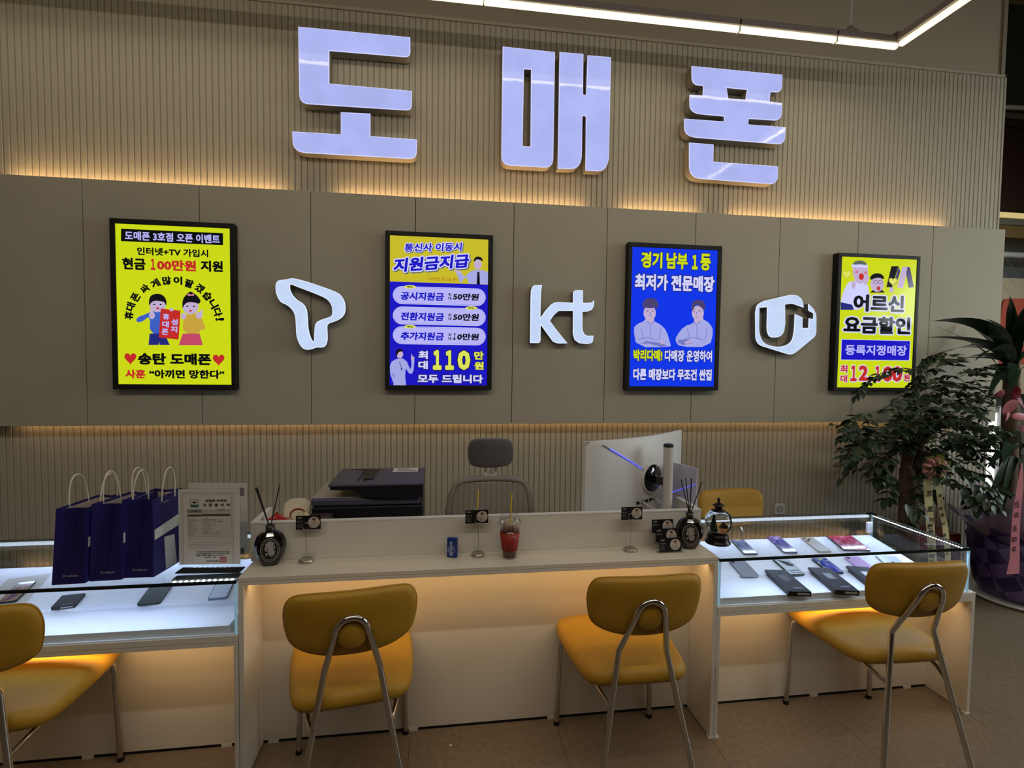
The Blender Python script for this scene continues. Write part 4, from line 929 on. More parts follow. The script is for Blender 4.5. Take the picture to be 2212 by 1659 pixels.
def card(t, cx_, y, cz, W, Hh, tilt_=0, rows=True):
    M = Matrix.Translation((cx_, y, cz)) @ Matrix.Rotation(tilt_, 4, 'X')
    o = MB().box(-W/2, W/2, -.0003, .0003, -Hh/2, Hh/2).xf(M).build('business_card', M_card, t)
    o.matrix_parent_inverse = Matrix.Identity(4)
    def pl(pts, k, mm, nm='print'): 
        return MB().faces([(a, -.0004-k*.0002, b) for a, b in pts], [tuple(range(len(pts)))]).xf(M).build(nm, mm, o)
    el = lambda x, z, rx, rz_: [(x+rx*cos(a), z+rz_*sin(a)) for a in [2*pi*i/18 for i in range(18)]]
    px_ = W*.23; r = Hh*.41
    pl(el(px_, 0, r, r), 1, M_cardp, 'portrait_disc')
    pl([(px_-r*.75, -r*.62), (px_-r*.55, -r*.1), (px_-r*.15, r*.08), (px_+r*.2, r*.08), (px_+r*.6, -r*.15), (px_+r*.72, -r*.62), (px_, -r*.95)], 2, M_labw, 'portrait_shirt')
    pl(el(px_, r*.32, r*.22, r*.3), 3, M_skin, 'portrait_face')
    pl(smooth_closed([(px_-r*.28, r*.35), (px_-r*.25, r*.72), (px_+r*.2, r*.76), (px_+r*.29, r*.35), (px_+r*.15, r*.5), (px_-r*.15, r*.5)], 1), 4, M_blackm, 'portrait_hair')
    def tx(s, x, z, w_, h_):
        q = text_fit(s, (x, -.0008, z), (1, 0, 0), (0, 0, 1), w_, h_, M_labw, None, 'lettering', .03); q.data.transform(M); q.parent = o
    tx('도매폰', -W*.44, Hh*.28, W*.18, Hh*.12); tx('홍 길 동', -W*.44, Hh*.04, W*.22, Hh*.09) if False else tx('매 니 저', -W*.44, Hh*.04, W*.22, Hh*.09)
    if rows:
        for i in range(4): pl([(-W*.44, -Hh*(.10+i*.085)), (-W*.44+W*(.2-.02*(i % 3)), -Hh*(.10+i*.085)), (-W*.44+W*(.2-.02*(i % 3)), -Hh*(.075+i*.085)), (-W*.44, -Hh*(.075+i*.085))], 1, M_inkg)
    return o
def card_stand(label, x, y, zc, dx, roll=0, rz=0):
    t = thing('card_stand', label, 'card stand', (x, y, WZ), rz, 'card clips on the worktop')
    MB().lathe([(.0001, 0), (.026, 0), (.028, .003), (.028, .009), (.024, .012), (.0001, .0125)], n=28).build('base', M_steel, t)
    h = zc-WZ-.02
    MB().tube([(0, 0, .012), (.001, 0, h*.5), (0, 0, h-.008)], .0012, 7).build('stem', M_steel, t)
    for yy in (-.0022, .0022):
        MB().tube([(.0135*sin(a), yy, h+.006-.0135*cos(a)+.0) for a in [2*pi*i/22 for i in range(23)]], .0011, 6, False).build('ring', M_steel, t)
    c = card(t, dx, 0, zc-WZ, .093, .055); c.data.transform(Matrix.Identity(4))
    return t
card_stand('silver card clip holding a black business card, nearest the printer', -.512, 2.092, .928, .0085)
card_stand('silver card clip holding a black business card between the blue tin and red cup', .162, 2.083, .934, -.006)
card_stand('silver card clip holding a black business card in front of the monitor', .807, 2.072, .932, .004)
# card rack: three tiers of cards
t = thing('card_rack', 'clear tiered rack with three black business cards before the diffuser bottle', 'card rack', (.962, 2.045, WZ))
M_acr = glass('acrylic', (.93, .94, .95))
for i, (dx, dz) in enumerate(((.006, .033), (-.002, .066), (-.010, .099))):
    y = -.012+i*.022
    card(t, dx, y, dz, .096, .056, -.12, i == 0)
    MB().box(dx-.052, dx+.052, y+.006, y+.008, max(dz-.035, 0), dz+.018).build('tier_back', M_acr, t)
    for s in (-1, 1):
        MB().box(dx+s*.054-.004, dx+s*.054+.004, y-.006, y+.004, max(dz-.035, 0), dz-.005, .001).build('tier_lip', M_acr, t)
    MB().box(dx-.052, dx+.052, y-.008, y+.006, max(dz-.037, 0), max(dz-.034, .002)).build('tier_floor', M_acr, t)
# blue mint tin
t = thing('mint_tin', 'small upright blue tin of mints on the worktop', 'tin', (.058, 2.080, WZ), -.35)
MB().box(-.021, .021, -.010, .010, 0, .080, .004, seg=3).build('box', mat('blue_tin', lin(14, 52, 128), .3), t)
q = text_fit('eclipse', (.008, -.0106, .008), (0, 0, 1), (-1, 0, 0), .058, .021, mat('tin_white', lin(176, 190, 214), .5), t, 'lettering', .02)
MB().faces([(-.001+.0155*cos(a), -.0103, .032+.0155*sin(a)) for a in [i*pi/12 for i in range(24)]]+[(-.001+.0138*cos(a), -.0103, .032+.0138*sin(a)) for a in [i*pi/12 for i in range(24)]],
           [(i, (i+1) % 24, 24+(i+1) % 24, 24+i) for i in range(24)]).build('ring_print', MATS['tin_white'], t)
# cups
M_cup = glass('clear_plastic', (.94, .94, .94)); M_tea = mat('red_tea', lin(84, 26, 10), .15, trans=.0, coat=.4); M_straw = mat('yellow_straw', lin(214, 180, 40), .4)
M_ice = mat('ice', lin(150, 110, 96), .1, coat=.6)
def cup(label, x, y, z, full):
    t = thing('takeaway_cup', label, 'cup', (x, y, z), 0, None)
    MB().lathe([(.0001, .001), (.0285, .001), (.030, .004), (.044, .108), (.046, .110)], n=30).build('cup_wall', M_cup, t)
    MB().lathe([(.050, .109), (.050, .113), (.046, .115), (.043, .126), (.034, .136), (.019, .142), (.011, .143)], n=30).build('dome_lid', M_cup, t)
    MB().lathe([(.0498, .1095), (.0508, .1105), (.0508, .1120), (.0498, .113), (.0490, .1115), (.0498, .1095)], n=30).build('lid_rim', mat('rim_plastic', lin(150, 146, 136), .25, alpha=.7), t)
    MB().tube([(-.006, .004, .02), (.002, .0, .12), (.006, -.002, .200)], .0032, 10).build('straw', M_straw, t)
    if full:
        MB().lathe([(.0001, .004), (.0278, .004), (.0400, .090), (.0001, .090)], n=30).build('tea', M_tea, t)
        MB().lathe([(.0325, .025), (.0335, .025), (.0422, .082), (.0412, .082)], n=30).build('sleeve', mat('red_sleeve', lin(150, 34, 22), .6), t)
        MB().box(.006, .018, -.0415, -.0398, .071, .0745).build('sleeve_mark', M_labw, t)
        rnd = random.Random(2); ic = MB()
        for i in range(9):
            a = rnd.random()*6.3; r = rnd.random()*.026
            c = MB().box(-.009, .009, -.009, .009, -.009, .009, .002, seg=1); c.xf(Matrix.Translation((r*cos(a), r*sin(a), .088+rnd.random()*.006)) @ Matrix.Rotation(rnd.random()*3, 4, (rnd.random(), rnd.random(), 1)))
            me = bpy.data.meshes.new('t'); c.bm.to_mesh(me); ic.bm.from_mesh(me); c.bm.free()
        stuff(ic.build('ice_cubes', M_ice, t))
    else:
        MB().lathe([(.0001, .004), (.0278, .004), (.034, .05), (.0001, .05)], n=30).build('tea', M_tea, t)
    for ch in t.children: ch.data.transform(Matrix.Diagonal((.96, .96, 1.30, 1)))
    return t
cup('clear domed cup of red tea with a red sleeve and yellow straw', .288, 2.053, WZ, True)
cup('clear domed cup with yellow straw on the desk behind the middle card clip', .165, 2.215, .7505, False)
# snow globe lantern on the glass case
t = thing('snow_globe', 'lantern snow globe with a tiny tree and cottage on the glass case', 'snow globe', (1.243, 2.14, .7655), -.2)
M_br = mat('bronze_black', lin(34, 24, 26), .3, metal=.5, bump=.4, bscale=70)
MB().lathe([(.0001, 0), (.054, 0), (.056, .003), (.055, .008), (.048, .013), (.047, .026), (.044, .038), (.036, .046), (.0001, .046)], n=32).build('base', M_br, t)
MB().sphere((0, 0, .0985), .056, 22).build('globe', mat('globe_glass', (1, 1, 1, 1), 0, trans=1, ior=1.30), t)
MB().lathe([(.030, .143), (.031, .147), (.024, .150), (.018, .153)], n=24).lathe([(.0165, .150), (.0165, .170)], n=8, smooth=False).lathe([(.0001, .186), (.012, .180), (.026, .171), (.026, .168), (.0001, .168)], n=24).build('cap', M_br, t)
MB().tube([(0, 0, .182), (0, 0, .190)], .005, 10).sphere((0, 0, .196), .008, 8).build('finial', M_br, t)
MB().tube([(.024, -.02, .146), (.040, -.030, .135), (.044, -.038, .105), (.040, -.036, .078), (.028, -.03, .058)], .0035, 8).build('strap', M_br, t)
tr = MB()
for i in range(6): tr.lathe([(.021-.0028*i, .056+.009*i), (.004, .070+.010*i)], (-.016, -.002, 0), 9, smooth=False)
tr.build('tiny_tree', mat('frosted_green', lin(44, 74, 60), .7, var=.5, vscale=300), t)
MB().box(.006, .032, -.018, .004, .055, .075).build('cottage', mat('cottage_wall', lin(210, 160, 110), .6, emit=lin(150, 90, 50), es=.35), t)
MB().faces([(.003, -.021, .077), (.035, -.021, .077), (.035, .007, .077), (.003, .007, .077), (.019, -.021, .094), (.019, .007, .094)], [(0, 1, 4), (2, 3, 5), (0, 4, 5, 3), (1, 2, 5, 4)]).build('cottage_roof', mat('snow_roof', lin(200, 150, 110), .7), t)
stuff(MB().lathe([(.0001, .0585), (.030, .0575), (.038, .055)], n=24).build('snow', M_white, t))

# ================================================================== THINGS ON THE DESK BEHIND
DZ = .7503
t = thing('printer', 'black multifunction printer with an open slanted document feeder', 'printer', (-.30, 2.33, DZ))
M_prg = mat('printer_slate', lin(74, 74, 92), .4); M_prb = mat('printer_black', lin(20, 20, 25), .4); M_sc = mat('scanner_top', lin(160, 156, 156), .25)
x0, x1 = -.250, .231
MB().box(x0+.012, x1, 0, .30, .0, .105, .004).build('lower_body', M_prb, t)
MB().box(x0+.004, x1-.0, -.006, .30, .112, .171, .006).build('upper_body', M_prb, t)
MB().box(x0+.06, x0+.075, -.0085, -.006, .115, .15).build('panel_seam', M_dark, t)
MB().box(x0, x1-.012, -.004, .30, .174, .207, .008).build('scanner_bed', M_prg, t)
MB().box(x0+.004, x1-.03, .004, .296, .2075, .2095, .001).build('scanner_top', M_sc, t)
b = MB()
pf = [(-.165, .262), (.232, .262), (.232, .209), (.05, .209), (-.02, .220), (-.075, .246), (-.165, .250)]
b.prism(pf, -.02, .29); b.build('feeder_body', M_prb, t)
MB().box(-.172, .235, -.026, .30, .263, .276, .004).build('feeder_lid', M_prg, t)
MB().faces([(-.14, .285, .278), (.02, .285, .278), (.0, .12, .2775), (-.02, .02, .2775), (-.03, .02, .2770), (-.06, .26, .2775)], [(0, 1, 2, 3, 4, 5)]).build('paper_slot', M_prb, t)
MB().box(-.058, -.054, .02, .24, .2765, .279).build('tray_seam', M_dark, t)
MB().box(-.035, .01, .05, .12, .2765, .281, .001).build('paper_guide', M_prb, t)
MB().box(.08, .20, .20, .29, .2765, .2775).build('sticker', M_paper, t)
for i in range(3): MB().box(.10, .19-.02*i, .22+.022*i, .226+.022*i, .2776, .2780).build('sticker_line', M_ink, t)
MB().box(.18, .20, -.010, -.005, .03, .045).build('power_socket', M_whitep, t)
MB().tube([(.19, -.008, .038), (.195, -.03, .03), (.21, -.04, .004), (.25, -.05, .004)], .003, 7).build('power_cord', M_whitep, t)
# snacks between riser and printer
t = thing('snack_pouch', 'cream snack pouch with a red swirl leaning by the printer', 'pouch', (-.62, 2.36, DZ), .1)
vs, fs = cushion(smooth_closed([(-.055, 0), (.055, 0), (.06, .10), (.055, .175), (-.055, .175), (-.06, .10)], 1), .03)
MB().faces(vs, fs, True).xf(Matrix.Translation((0, -.02, .035)) @ Matrix.Rotation(R(-30), 4, 'X')).build('pouch', mat('cream_foil', lin(208, 196, 168), .4), t)
sw = MB().tube([(.030*cos(a), -.022, .10+.022*sin(a)) for a in [R(20+i*18) for i in range(14)]], .003, 6).xf(Matrix.Translation((.005, -.02, .035)) @ Matrix.Rotation(R(-30), 4, 'X')); sw.build('swirl_print', mat('red_print', lin(160, 40, 30), .6), t)
q = text_fit('SWEET TREAT', (-.03, -.0205, .045), (1, 0, 0), (0, 0, 1), .06, .010, M_ink, None, 'lettering', .02) if False else None
t = thing('sweet_wrapper', 'crumpled pale yellow wrapper below the cream pouch', 'wrapper', (-.545, 2.25, DZ+.06), 0)
bpy.data.objects.remove(t)
def crumple(name, label, cat, loc, sx, sy, sz, m_, seed):
    rnd = random.Random(seed); b = MB().sphere((0, 0, sz), 1, 9, sc=(sx, sy, sz))
    for v in b.bm.verts:
        v.co += Vector((rnd.uniform(-1, 1)*sx, rnd.uniform(-1, 1)*sy, rnd.uniform(-.6, .6)*sz))*.18; v.co.z = max(v.co.z, 0)
    for f in b.bm.faces: f.smooth = False
    return tag(b.build(name, m_, loc=loc), label, cat)
crumple('snack_bag', 'crumpled pale yellow snack bag under the cream pouch', 'snack', (-.565, 2.245, DZ), .055, .035, .086, mat('pale_foil', lin(196, 184, 140), .35), 4)
crumple('snack_bag', 'glossy red snack bag beside the end of the counter riser', 'snack', (-.655, 2.20, DZ), .05, .035, .092, mat('red_foil', lin(170, 40, 40), .3), 9)
tag(MB().box(-.05, .05, -.03, .03, 0, .155, .004).build('snack_box', mat('plum_card', lin(58, 40, 44), .5), loc=(-.498, 2.262, DZ)), 'small plum cardboard box against the printer', 'box')
t = thing('flat_box', 'flat pink and white card box lying at the end of the desk', 'box', (-.655, 2.42, DZ))
MB().box(-.045, .055, -.12, .12, 0, .12, .002).build('body', mat('pink_card', lin(190, 120, 110), .6), t); MB().box(-.035, .045, -.11, .11, .1202, .1208).build('lid_print', mat('pinkish_print', lin(168, 110, 104), .6), t)

# ------------------------------------------------------------------ curved monitor
t = thing('curved_monitor', 'white curved monitor seen from behind on a round post', 'monitor', (0, 0, 0))
A0 = Vector((.650, 2.235, 0)); A1 = Vector((1.283, 2.60, 0)); U = (A1-A0); WM = U.length; U.normalize(); N = Vector((U.y, -U.x, 0))
def ms(tt, z, off=0):                       # point on the back of the monitor
    s = .052*(1-(2*tt-1)**2)
    return A0+U*(WM*tt)+N*(s+off)+Vector((0, 0, z))
ZT, ZB = 1.212, .800
b = MB(); nn = 28; bk = .010
prof = [(ZB, 0), (ZB+.02, .010), ((ZB+ZT)/2, .016), (ZT-.02, .010), (ZT, 0)]
vs = []; fs = []
for i in range(nn+1):
    tt = i/nn; e = min(1, min(tt, 1-tt)*9)
    for z, o_ in prof: vs.append(ms(tt, z, .004+o_*e))
for i in range(nn):
    for j in range(4): fs.append((i*5+j, i*5+j+1, (i+1)*5+j+1, (i+1)*5+j))
b.faces(vs, fs, True); b.build('back_shell', mat('monitor_white', lin(206, 204, 200), .42), t)
b = MB(); vs = []; fs = []
for i in range(nn+1):
    tt = i/nn; vs += [ms(tt, ZB, .004), ms(tt, ZT, .004), ms(tt, ZT, -.014), ms(tt, ZB, -.014)]
for i in range(nn):
    for j in range(4): fs.append((i*4+j, i*4+(j+1) % 4, (i+1)*4+(j+1) % 4, (i+1)*4+j))
fs += [(0, 1, 2, 3), tuple(nn*4+k for k in (3, 2, 1, 0))]
b.faces(vs, fs); b.build('bezel', mat('bezel_white', lin(226, 224, 222), .35), t)
b = MB(); vs = []
for i in range(nn+1): vs += [ms(.01+.98*i/nn, ZB+.012, -.0146), ms(.01+.98*i/nn, ZT-.008, -.0146)]
b.faces(vs, [(2*i, 2*i+1, 2*i+3, 2*i+2) for i in range(nn)], True); b.build('screen', M_prb, t)
cm = ms(.53, 1.012, 0); Mx = Matrix.Translation(cm) @ Matrix((U, N, Vector((0, 0, 1)))).transposed().to_4x4()
rot = Matrix.Rotation(-pi/2, 4, 'X')
MB().lathe([(.074, .010), (.074, .026), (.068, .030), (.066, .028)], n=40).xf(Mx @ rot).build('mount_ring', MATS['monitor_white'], t)
MB().lathe([(.067, .024), (.064, .031), (.0001, .031)], n=40).xf(Mx @ rot).build('mount_disc', mat('gloss_black', lin(8, 8, 14), .08, coat=.6), t)
MB().box(-.02, .02, .028, .10, -.02, .02, .004).xf(Mx).build('mount_arm', MATS['gloss_black'], t)
pc = ms(.53, 0, .112)
MB().lathe([(.023, .775), (.023, 1.176)], (pc.x, pc.y, 0), 24).lathe([(.0001, .7505), (.10, .7505), (.10, .758), (.03, .765), (.023, .775)], (pc.x, pc.y+.02, 0), 32).build('post', mat('post_white', lin(206, 200, 196), .35), t)
MB().lathe([(.0235, 1.176), (.0235, 1.186), (.018, 1.190), (.0001, 1.190)], (pc.x, pc.y, 0), 24).build('post_cap', M_blackm, t)
def find(px, py):
    best = None
    for i in range(101):
        tt = i/100
        q = ms(tt, 0, .0195); v = ray(px, py); k = q.y/v.y; e = abs(v.x*k-q.x)
        if best is None or e < best[0]: best = (e, tt, H+v.z*k)
    return best[1], best[2]
a = find(1302, 961); b_ = find(1316, 969); c_ = find(1386, 1012); d_ = find(1392, 1016)
st = lambda p, q, o_: [ms(p[0]+(q[0]-p[0])*k/8, p[1]+(q[1]-p[1])*k/8, o_) for k in range(9)]
MB().tube(st(a, d_, .0185), .0018, 6).build('light_groove', M_inkg, t)
MB().tube(st(b_, c_, .0195), .0026, 8).build('glow_line', mat('violet_glow', (.1, .1, .3, 1), .3, emit=lin(86, 92, 235), es=1.25, var=.2, vscale=20), t)
pt = find(1378, 1086); pt2 = find(1421, 1073)
for k in range(5):
    q = ms(pt[0]+(pt2[0]-pt[0])*k/5, pt[1]+(pt2[1]-pt[1])*k/5, .018)
    MB().box(q.x-.008, q.x+.008, q.y-.004, q.y+.004, q.z-.007, q.z+.005).build('port', M_blackm, t)
for k, (e0, e1) in enumerate((((1384, 1083), (1408, 1099)), ((1412, 1074), (1430, 1094)))):
    p_ = find(*e0); q = find(*e1); MB().tube([ms(p_[0], p_[1], .02), ms(q[0], q[1], .05), ms(q[0]+.02, DZ+.01, .06)], .004, 7).build('cable', M_whitep, t)
# small glossy panel beside it
q0 = Vector((1.158, 2.44, 0)); q1 = Vector((1.206, 2.27, 0)); uu = (q1-q0); 
t = thing('glossy_panel', 'small white glossy desk panel standing behind the reeds', 'panel', (q0.x, q0.y, DZ), math.atan2(uu.y, uu.x))
MB().box(0, uu.length, -.004, .004, .0, .325, .002).build('panel', mat('gloss_lilac_white', lin(196, 194, 214), .08, coat=.5), t)
MB().box(.0, uu.length, -.04, .04, 0, .004, .001).build('foot', M_whitep, t)
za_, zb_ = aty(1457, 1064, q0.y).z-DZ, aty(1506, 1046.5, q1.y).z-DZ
MB().tube([(.002, -.0052, za_), (uu.length-.002, -.0052, zb_)], .0016, 6).build('glow_line', MATS['violet_glow'], t)  # thin glowing violet line laid across the panel face

# ------------------------------------------------------------------ office chair
t = thing('office_chair', 'grey mesh office chair with a padded headrest behind the counter', 'chair', (.275, 2.98, 0), .0)
M_mesh = mat('grey_mesh', lin(128, 122, 116), .8, alpha=.62, bump=.6, bscale=600)
M_fr = mat('grey_frame', lin(140, 134, 126), .5); M_head = mat('charcoal_fabric', lin(84, 78, 80), .85, bump=.4, bscale=500, sheen=.3)
fy = -.26
vs, fs = cushion(smooth_closed([(-.10, -.075), (0, -.080), (.10, -.072), (.122, -.04), (.124, .03), (.10, .072), (0, .078), (-.10, .074), (-.124, .035), (-.122, -.045)], 3), .05, lambda x, z: 1.5*x*x)
MB().faces(vs, fs, True).xf(Matrix.Translation((.0, fy-.02, 1.085))).build('headrest', M_head, t)
MB().box(-.032, -.020, fy, fy+.012, .93, 1.03, .003).box(.020, .032, fy, fy+.012, .93, 1.03, .003).box(-.034, .034, fy-.003, fy+.012, .93, .962, .004).build('headrest_bracket', M_whitep, t)
path = [(-.250, .46), (-.238, .60), (-.222, .78), (-.208, .86), (-.186, .908), (-.15, .932), (-.10, .941), (0, .944), (.10, .941), (.15, .932), (.186, .908), (.208, .86), (.222, .78), (.238, .60), (.250, .46)]
MB().tube([(x, fy, z) for x, z in path], .017, 10).build('back_frame', M_fr, t)
gx = 16; gz = 16; vs = []
for j in range(gz+1):
    for i in range(gx+1):
        z = .46+(.925-.46)*j/gz; hw = .248-.05*max(0, (z-.80)/.125)**2*1.0-(z-.46)*.06
        x = (2*i/gx-1)*hw; vs.append((x, fy-.03*(1-(x/.27)**2)+.0, z))
MB().faces(vs, [(j*(gx+1)+i, j*(gx+1)+i+1, (j+1)*(gx+1)+i+1, (j+1)*(gx+1)+i) for j in range(gz) for i in range(gx)], True).build('back_mesh', M_mesh, t)
vs, fs = cushion(rounded([(-.24, -.22, .06), (.24, -.22, .06), (.24, .24, .06), (-.24, .24, .06)]), .06)
MB().faces([(a_, c, b_) for a_, b_, c in vs], fs, True).xf(Matrix.Translation((0, 0, .47))).build('seat', M_head, t)
MB().lathe([(.028, .12), (.028, .44)], n=16).build('gas_post', M_blackm, t)
for i in range(5):
    a = 2*pi*i/5+.3
    MB().tube([(0, 0, .12), (.15*cos(a), .15*sin(a), .10), (.27*cos(a), .27*sin(a), .075)], [.02, .017, .013], 8).build('foot_arm', M_fr, t)
    MB().sphere((.27*cos(a), .27*sin(a), .03), .03, 8, sc=(1, 1, 1)).build('caster', M_rubber, t)
for s in (-1, 1):
    MB().tube([(s*.25, .0, .46), (s*.29, 0, .50), (s*.29, 0, .60)], .012, 8).build('arm_post', M_fr, t)
    MB().box(s*.29-.04, s*.29+.04, -.12, .12, .60, .625, .01).build('armrest', M_blackm, t)

# wall socket
q = aty(1683, 1099, WALL_Y)
t = thing('wall_socket', 'white square wall socket on the fluted wall above the glass case', 'socket', (q.x, WALL_Y, q.z))
MB().box(-.038, .038, -.010, .0, -.038, .038, .004).build('plate', M_whitep, t)
MB().lathe([(.021, 0), (.021, .002), (.017, .003), (.017, -.004), (.0001, -.004)], n=24).xf(Matrix.Translation((0, -.012, 0)) @ Matrix.Rotation(pi/2, 4, 'X')).build('outlet', mat('socket_grey', lin(120, 120, 120), .4), t)

# ================================================================== PLANTS
M_leaf = mat('dark_leaf', lin(38, 58, 30), .42, var=.35, vscale=6); M_leaf2 = mat('broad_leaf', lin(30, 50, 32), .35, var=.3, vscale=9)
M_leafy = mat('yellow_leaf', lin(120, 124, 40), .5); M_bark = mat('bark', lin(92, 70, 52), .85, bump=1, bscale=30, var=.3, vscale=12)
M_soil = mat('soil', lin(40, 30, 22), .95); M_pot = mat('ceramic_pot', lin(150, 144, 138), .35)
def leaf_mesh(name, L_, W_, droop, m_, fold=.25, n=6, shape=.8, tw=0):
    vs = []; fs = []
    for i in range(n+1):
        s = i/n; w = W_/2*(sin(pi*min(1, s**shape*1.0))**.7 if 0 < s < 1 else .02)
        z = -droop*L_*s*s; y = L_*s*(1-.15*droop*s)
        a_ = tw*min(1, s*2.2); vs += [(-w*cos(a_), y, z-w*sin(a_)+w*fold), (0, y, z), (w*cos(a_), y, z+w*sin(a_)+w*fold)]
    for i in range(n):
        for j in range(2): fs.append((i*3+j, i*3+j+1, (i+1)*3+j+1, (i+1)*3+j))
    b = MB().faces(vs, fs, True); me = bpy.data.meshes.new(name); b.bm.to_mesh(me); b.bm.free(); me.materials.append(m_); return me
def aim(loc, d, roll=0, sc=1):
    d = Vector(d).normalized(); up = Vector((0, 0, 1)); x = d.cross(up)
    x = x.normalized() if x.length > .01 else Vector((1, 0, 0)); z = x.cross(d)
    M = Matrix((x, d, z)).transposed().to_4x4() @ Matrix.Rotation(roll, 4, 'Y')
    return Matrix.Translation(loc) @ M @ Matrix.Scale(sc, 4)
rnd = random.Random(11)
# bushy tree
BX, BY = 2.995, 2.88
t = thing('bushy_tree', 'bushy small-leaved tree in a pot behind the glass case, with cream ribbons', 'plant', (BX, BY, 0))
MB().lathe([(.0001, 0), (.15, 0), (.17, .05), (.20, .32), (.21, .34), (.19, .34), (.18, .30), (.0001, .30)], n=32).build('pot', M_pot, t)
MB().lathe([(.0001, .31), (.18, .31)], n=24).build('soil', M_soil, t)
MB().tube([(-.01, 0, .3), (-.02, 0, .55), (-.03, 0, .78), (-.05, 0, .92)], [.062, .056, .052, .04], 12).build('trunk', M_bark, t)
MB().tube([(.0, 0, .75), (.02, -.02, .95), (.04, .0, 1.15)], [.035, .026, .015], 9).build('trunk', M_bark, t)
MB().tube([(-.05, 0, .88), (-.06, 0, 1.05), (-.03, .02, 1.2)], [.034, .024, .014], 9).build('trunk', M_bark, t)
lm = [leaf_mesh('leaf', .070, .038, .25, M_leaf), leaf_mesh('leaf', .060, .033, .4, M_leaf)]; lmy = leaf_mesh('leaf', .06, .032, .3, M_leafy)
cl = []
def spray(base, d, n, sc=1, yellow=False, near=True):
    """twig with paired leaflets"""
    d = Vector(d).normalized(); side = d.cross(Vector((0, 0, 1))).normalized(); tw = [Vector(base)]
    for k in range(n):
        p = Vector(base)+d*(.034*(k+1))*sc+Vector((0, 0, -.010*k*k*.5*sc)); tw.append(p)
        for s in (-1, 1):
            cl.append((aim(p, d*.5+side*s+Vector((0, 0, rnd.uniform(-.5, .2))), rnd.uniform(-.5, .5), sc*rnd.uniform(.75, 1.15)), lmy if yellow else lm[rnd.random() < .4], p))
    cl.append((aim(tw[-1], d+Vector((0, 0, -.3)), 0, sc), lmy if yellow else lm[0], tw[-1]))
    return tw
twigs = MB()
# crown: clusters read off the photograph as ellipses on the tree's own depth
blobs = [(1990, 885, 80, 48, 14), (2060, 830, 75, 50, 13), (1925, 912, 65, 40, 11), (1900, 960, 55, 55, 11), (1980, 960, 90, 60, 16), (2070, 940, 70, 70, 14), (1870, 930, 45, 30, 7), (2030, 1010, 60, 40, 10), (1950, 1030, 60, 35, 9), (2100, 1050, 35, 30, 6), (1880, 975, 35, 40, 6), (2045, 800, 45, 20, 5), (1995, 925, 100, 62, 18), (2110, 900, 45, 60, 9), (2040, 890, 80, 80, 14)]
for (px, py, rx, ry, n) in blobs:
    for _ in range(int(n*1.5)):
        a = rnd.random()*6.283; r = rnd.random()**.5
        Y = BY+rnd.uniform(-.30, .28)
        q = aty(px+rx*r*cos(a), py+ry*r*sin(a), Y)
        if q.y > WALL_Y-.12: continue
        c = Vector((q.x-BX, q.y-BY, q.z)); out = (c-Vector((-.02, 0, 1.02)))
        d = Vector((out.x+rnd.uniform(-.3, .3), out.y*1.2+rnd.uniform(-.3, .1), out.z*.5+rnd.uniform(-.25, .15)))
        tw = spray(c, d, rnd.choice((2, 3, 3, 4)), rnd.uniform(.8, 1.15))
        twigs.tube(tw, .0012, 4, False)
for pts in (((1862, 838), (1880, 820), (1905, 806), (1930, 800)), ((1975, 842), (1990, 806), (2004, 776), (2012, 770)), ((2012, 770), (2030, 762), (2060, 754)), ((1830, 935), (1850, 925), (1880, 930)), ((1905, 806), (1950, 795), (1990, 800))):
    P_ = [aty(x, y, BY-.12)-Vector((BX, BY, 0)) for x, y in pts]
    twigs.tube(P_, .003, 5, False)
    for i in range(len(P_)-1):
        for s in (0, .5): spray(P_[i]*(1-s)+P_[i+1]*s, (P_[i]-P_[i+1]).normalized()*.6+Vector((0, 0, -.1)), 2, .8)
for (px, py) in ((2000, 1000), (2030, 975), (2042, 990), (2010, 985)): spray(aty(px, py, BY-.25)-Vector((BX, BY, 0)), (rnd.uniform(-1, 1), -.3, -.4), 2, 1, True)
for (px, py) in ((1895, 1000), (1880, 985), (2085, 1065), (2105, 1060), (2075, 1040), (1950, 1075), (1985, 1070), (1965, 1100)): spray(aty(px, py, BY-.28)-Vector((BX, BY, 0)), (rnd.uniform(-1, 1), -.4, -.9), 2, 1.15)
for k in range(26):
    a = rnd.random()*6.28; e = Vector((-.03+.36*cos(a)*rnd.random(), .22*sin(a), 1.0+rnd.uniform(-.1, .35)))
    twigs.tube([(-.03, 0, .98+rnd.uniform(-.1, .1)), Vector((-.03, 0, 1.05))*.5+e*.5, e], [.010, .006, .003], 5, False)
stuff(twigs.build('twigs', M_bark, t))
# the nearest 290 leaves one by one, the rest as one mesh
cl.sort(key=lambda c: c[2].y)
for M, me, p in cl[:290]:
    o = bpy.data.objects.new('leaf', me); C.objects.link(o); o.parent = t; o.matrix_local = M
fb = bmesh.new()
for M, me, p in cl[290:]:
    m2 = me.copy(); m2.transform(M); m2.polygons.foreach_set('material_index', [1 if me is lmy else 0]*len(m2.polygons)); fb.from_mesh(m2); bpy.data.meshes.remove(m2)
fm = bpy.data.meshes.new('foliage'); fb.to_mesh(fm); fb.free(); fm.materials.append(M_leaf); fm.materials.append(M_leafy)
o = stuff(bpy.data.objects.new('foliage', fm)); C.objects.link(o); o.parent = t
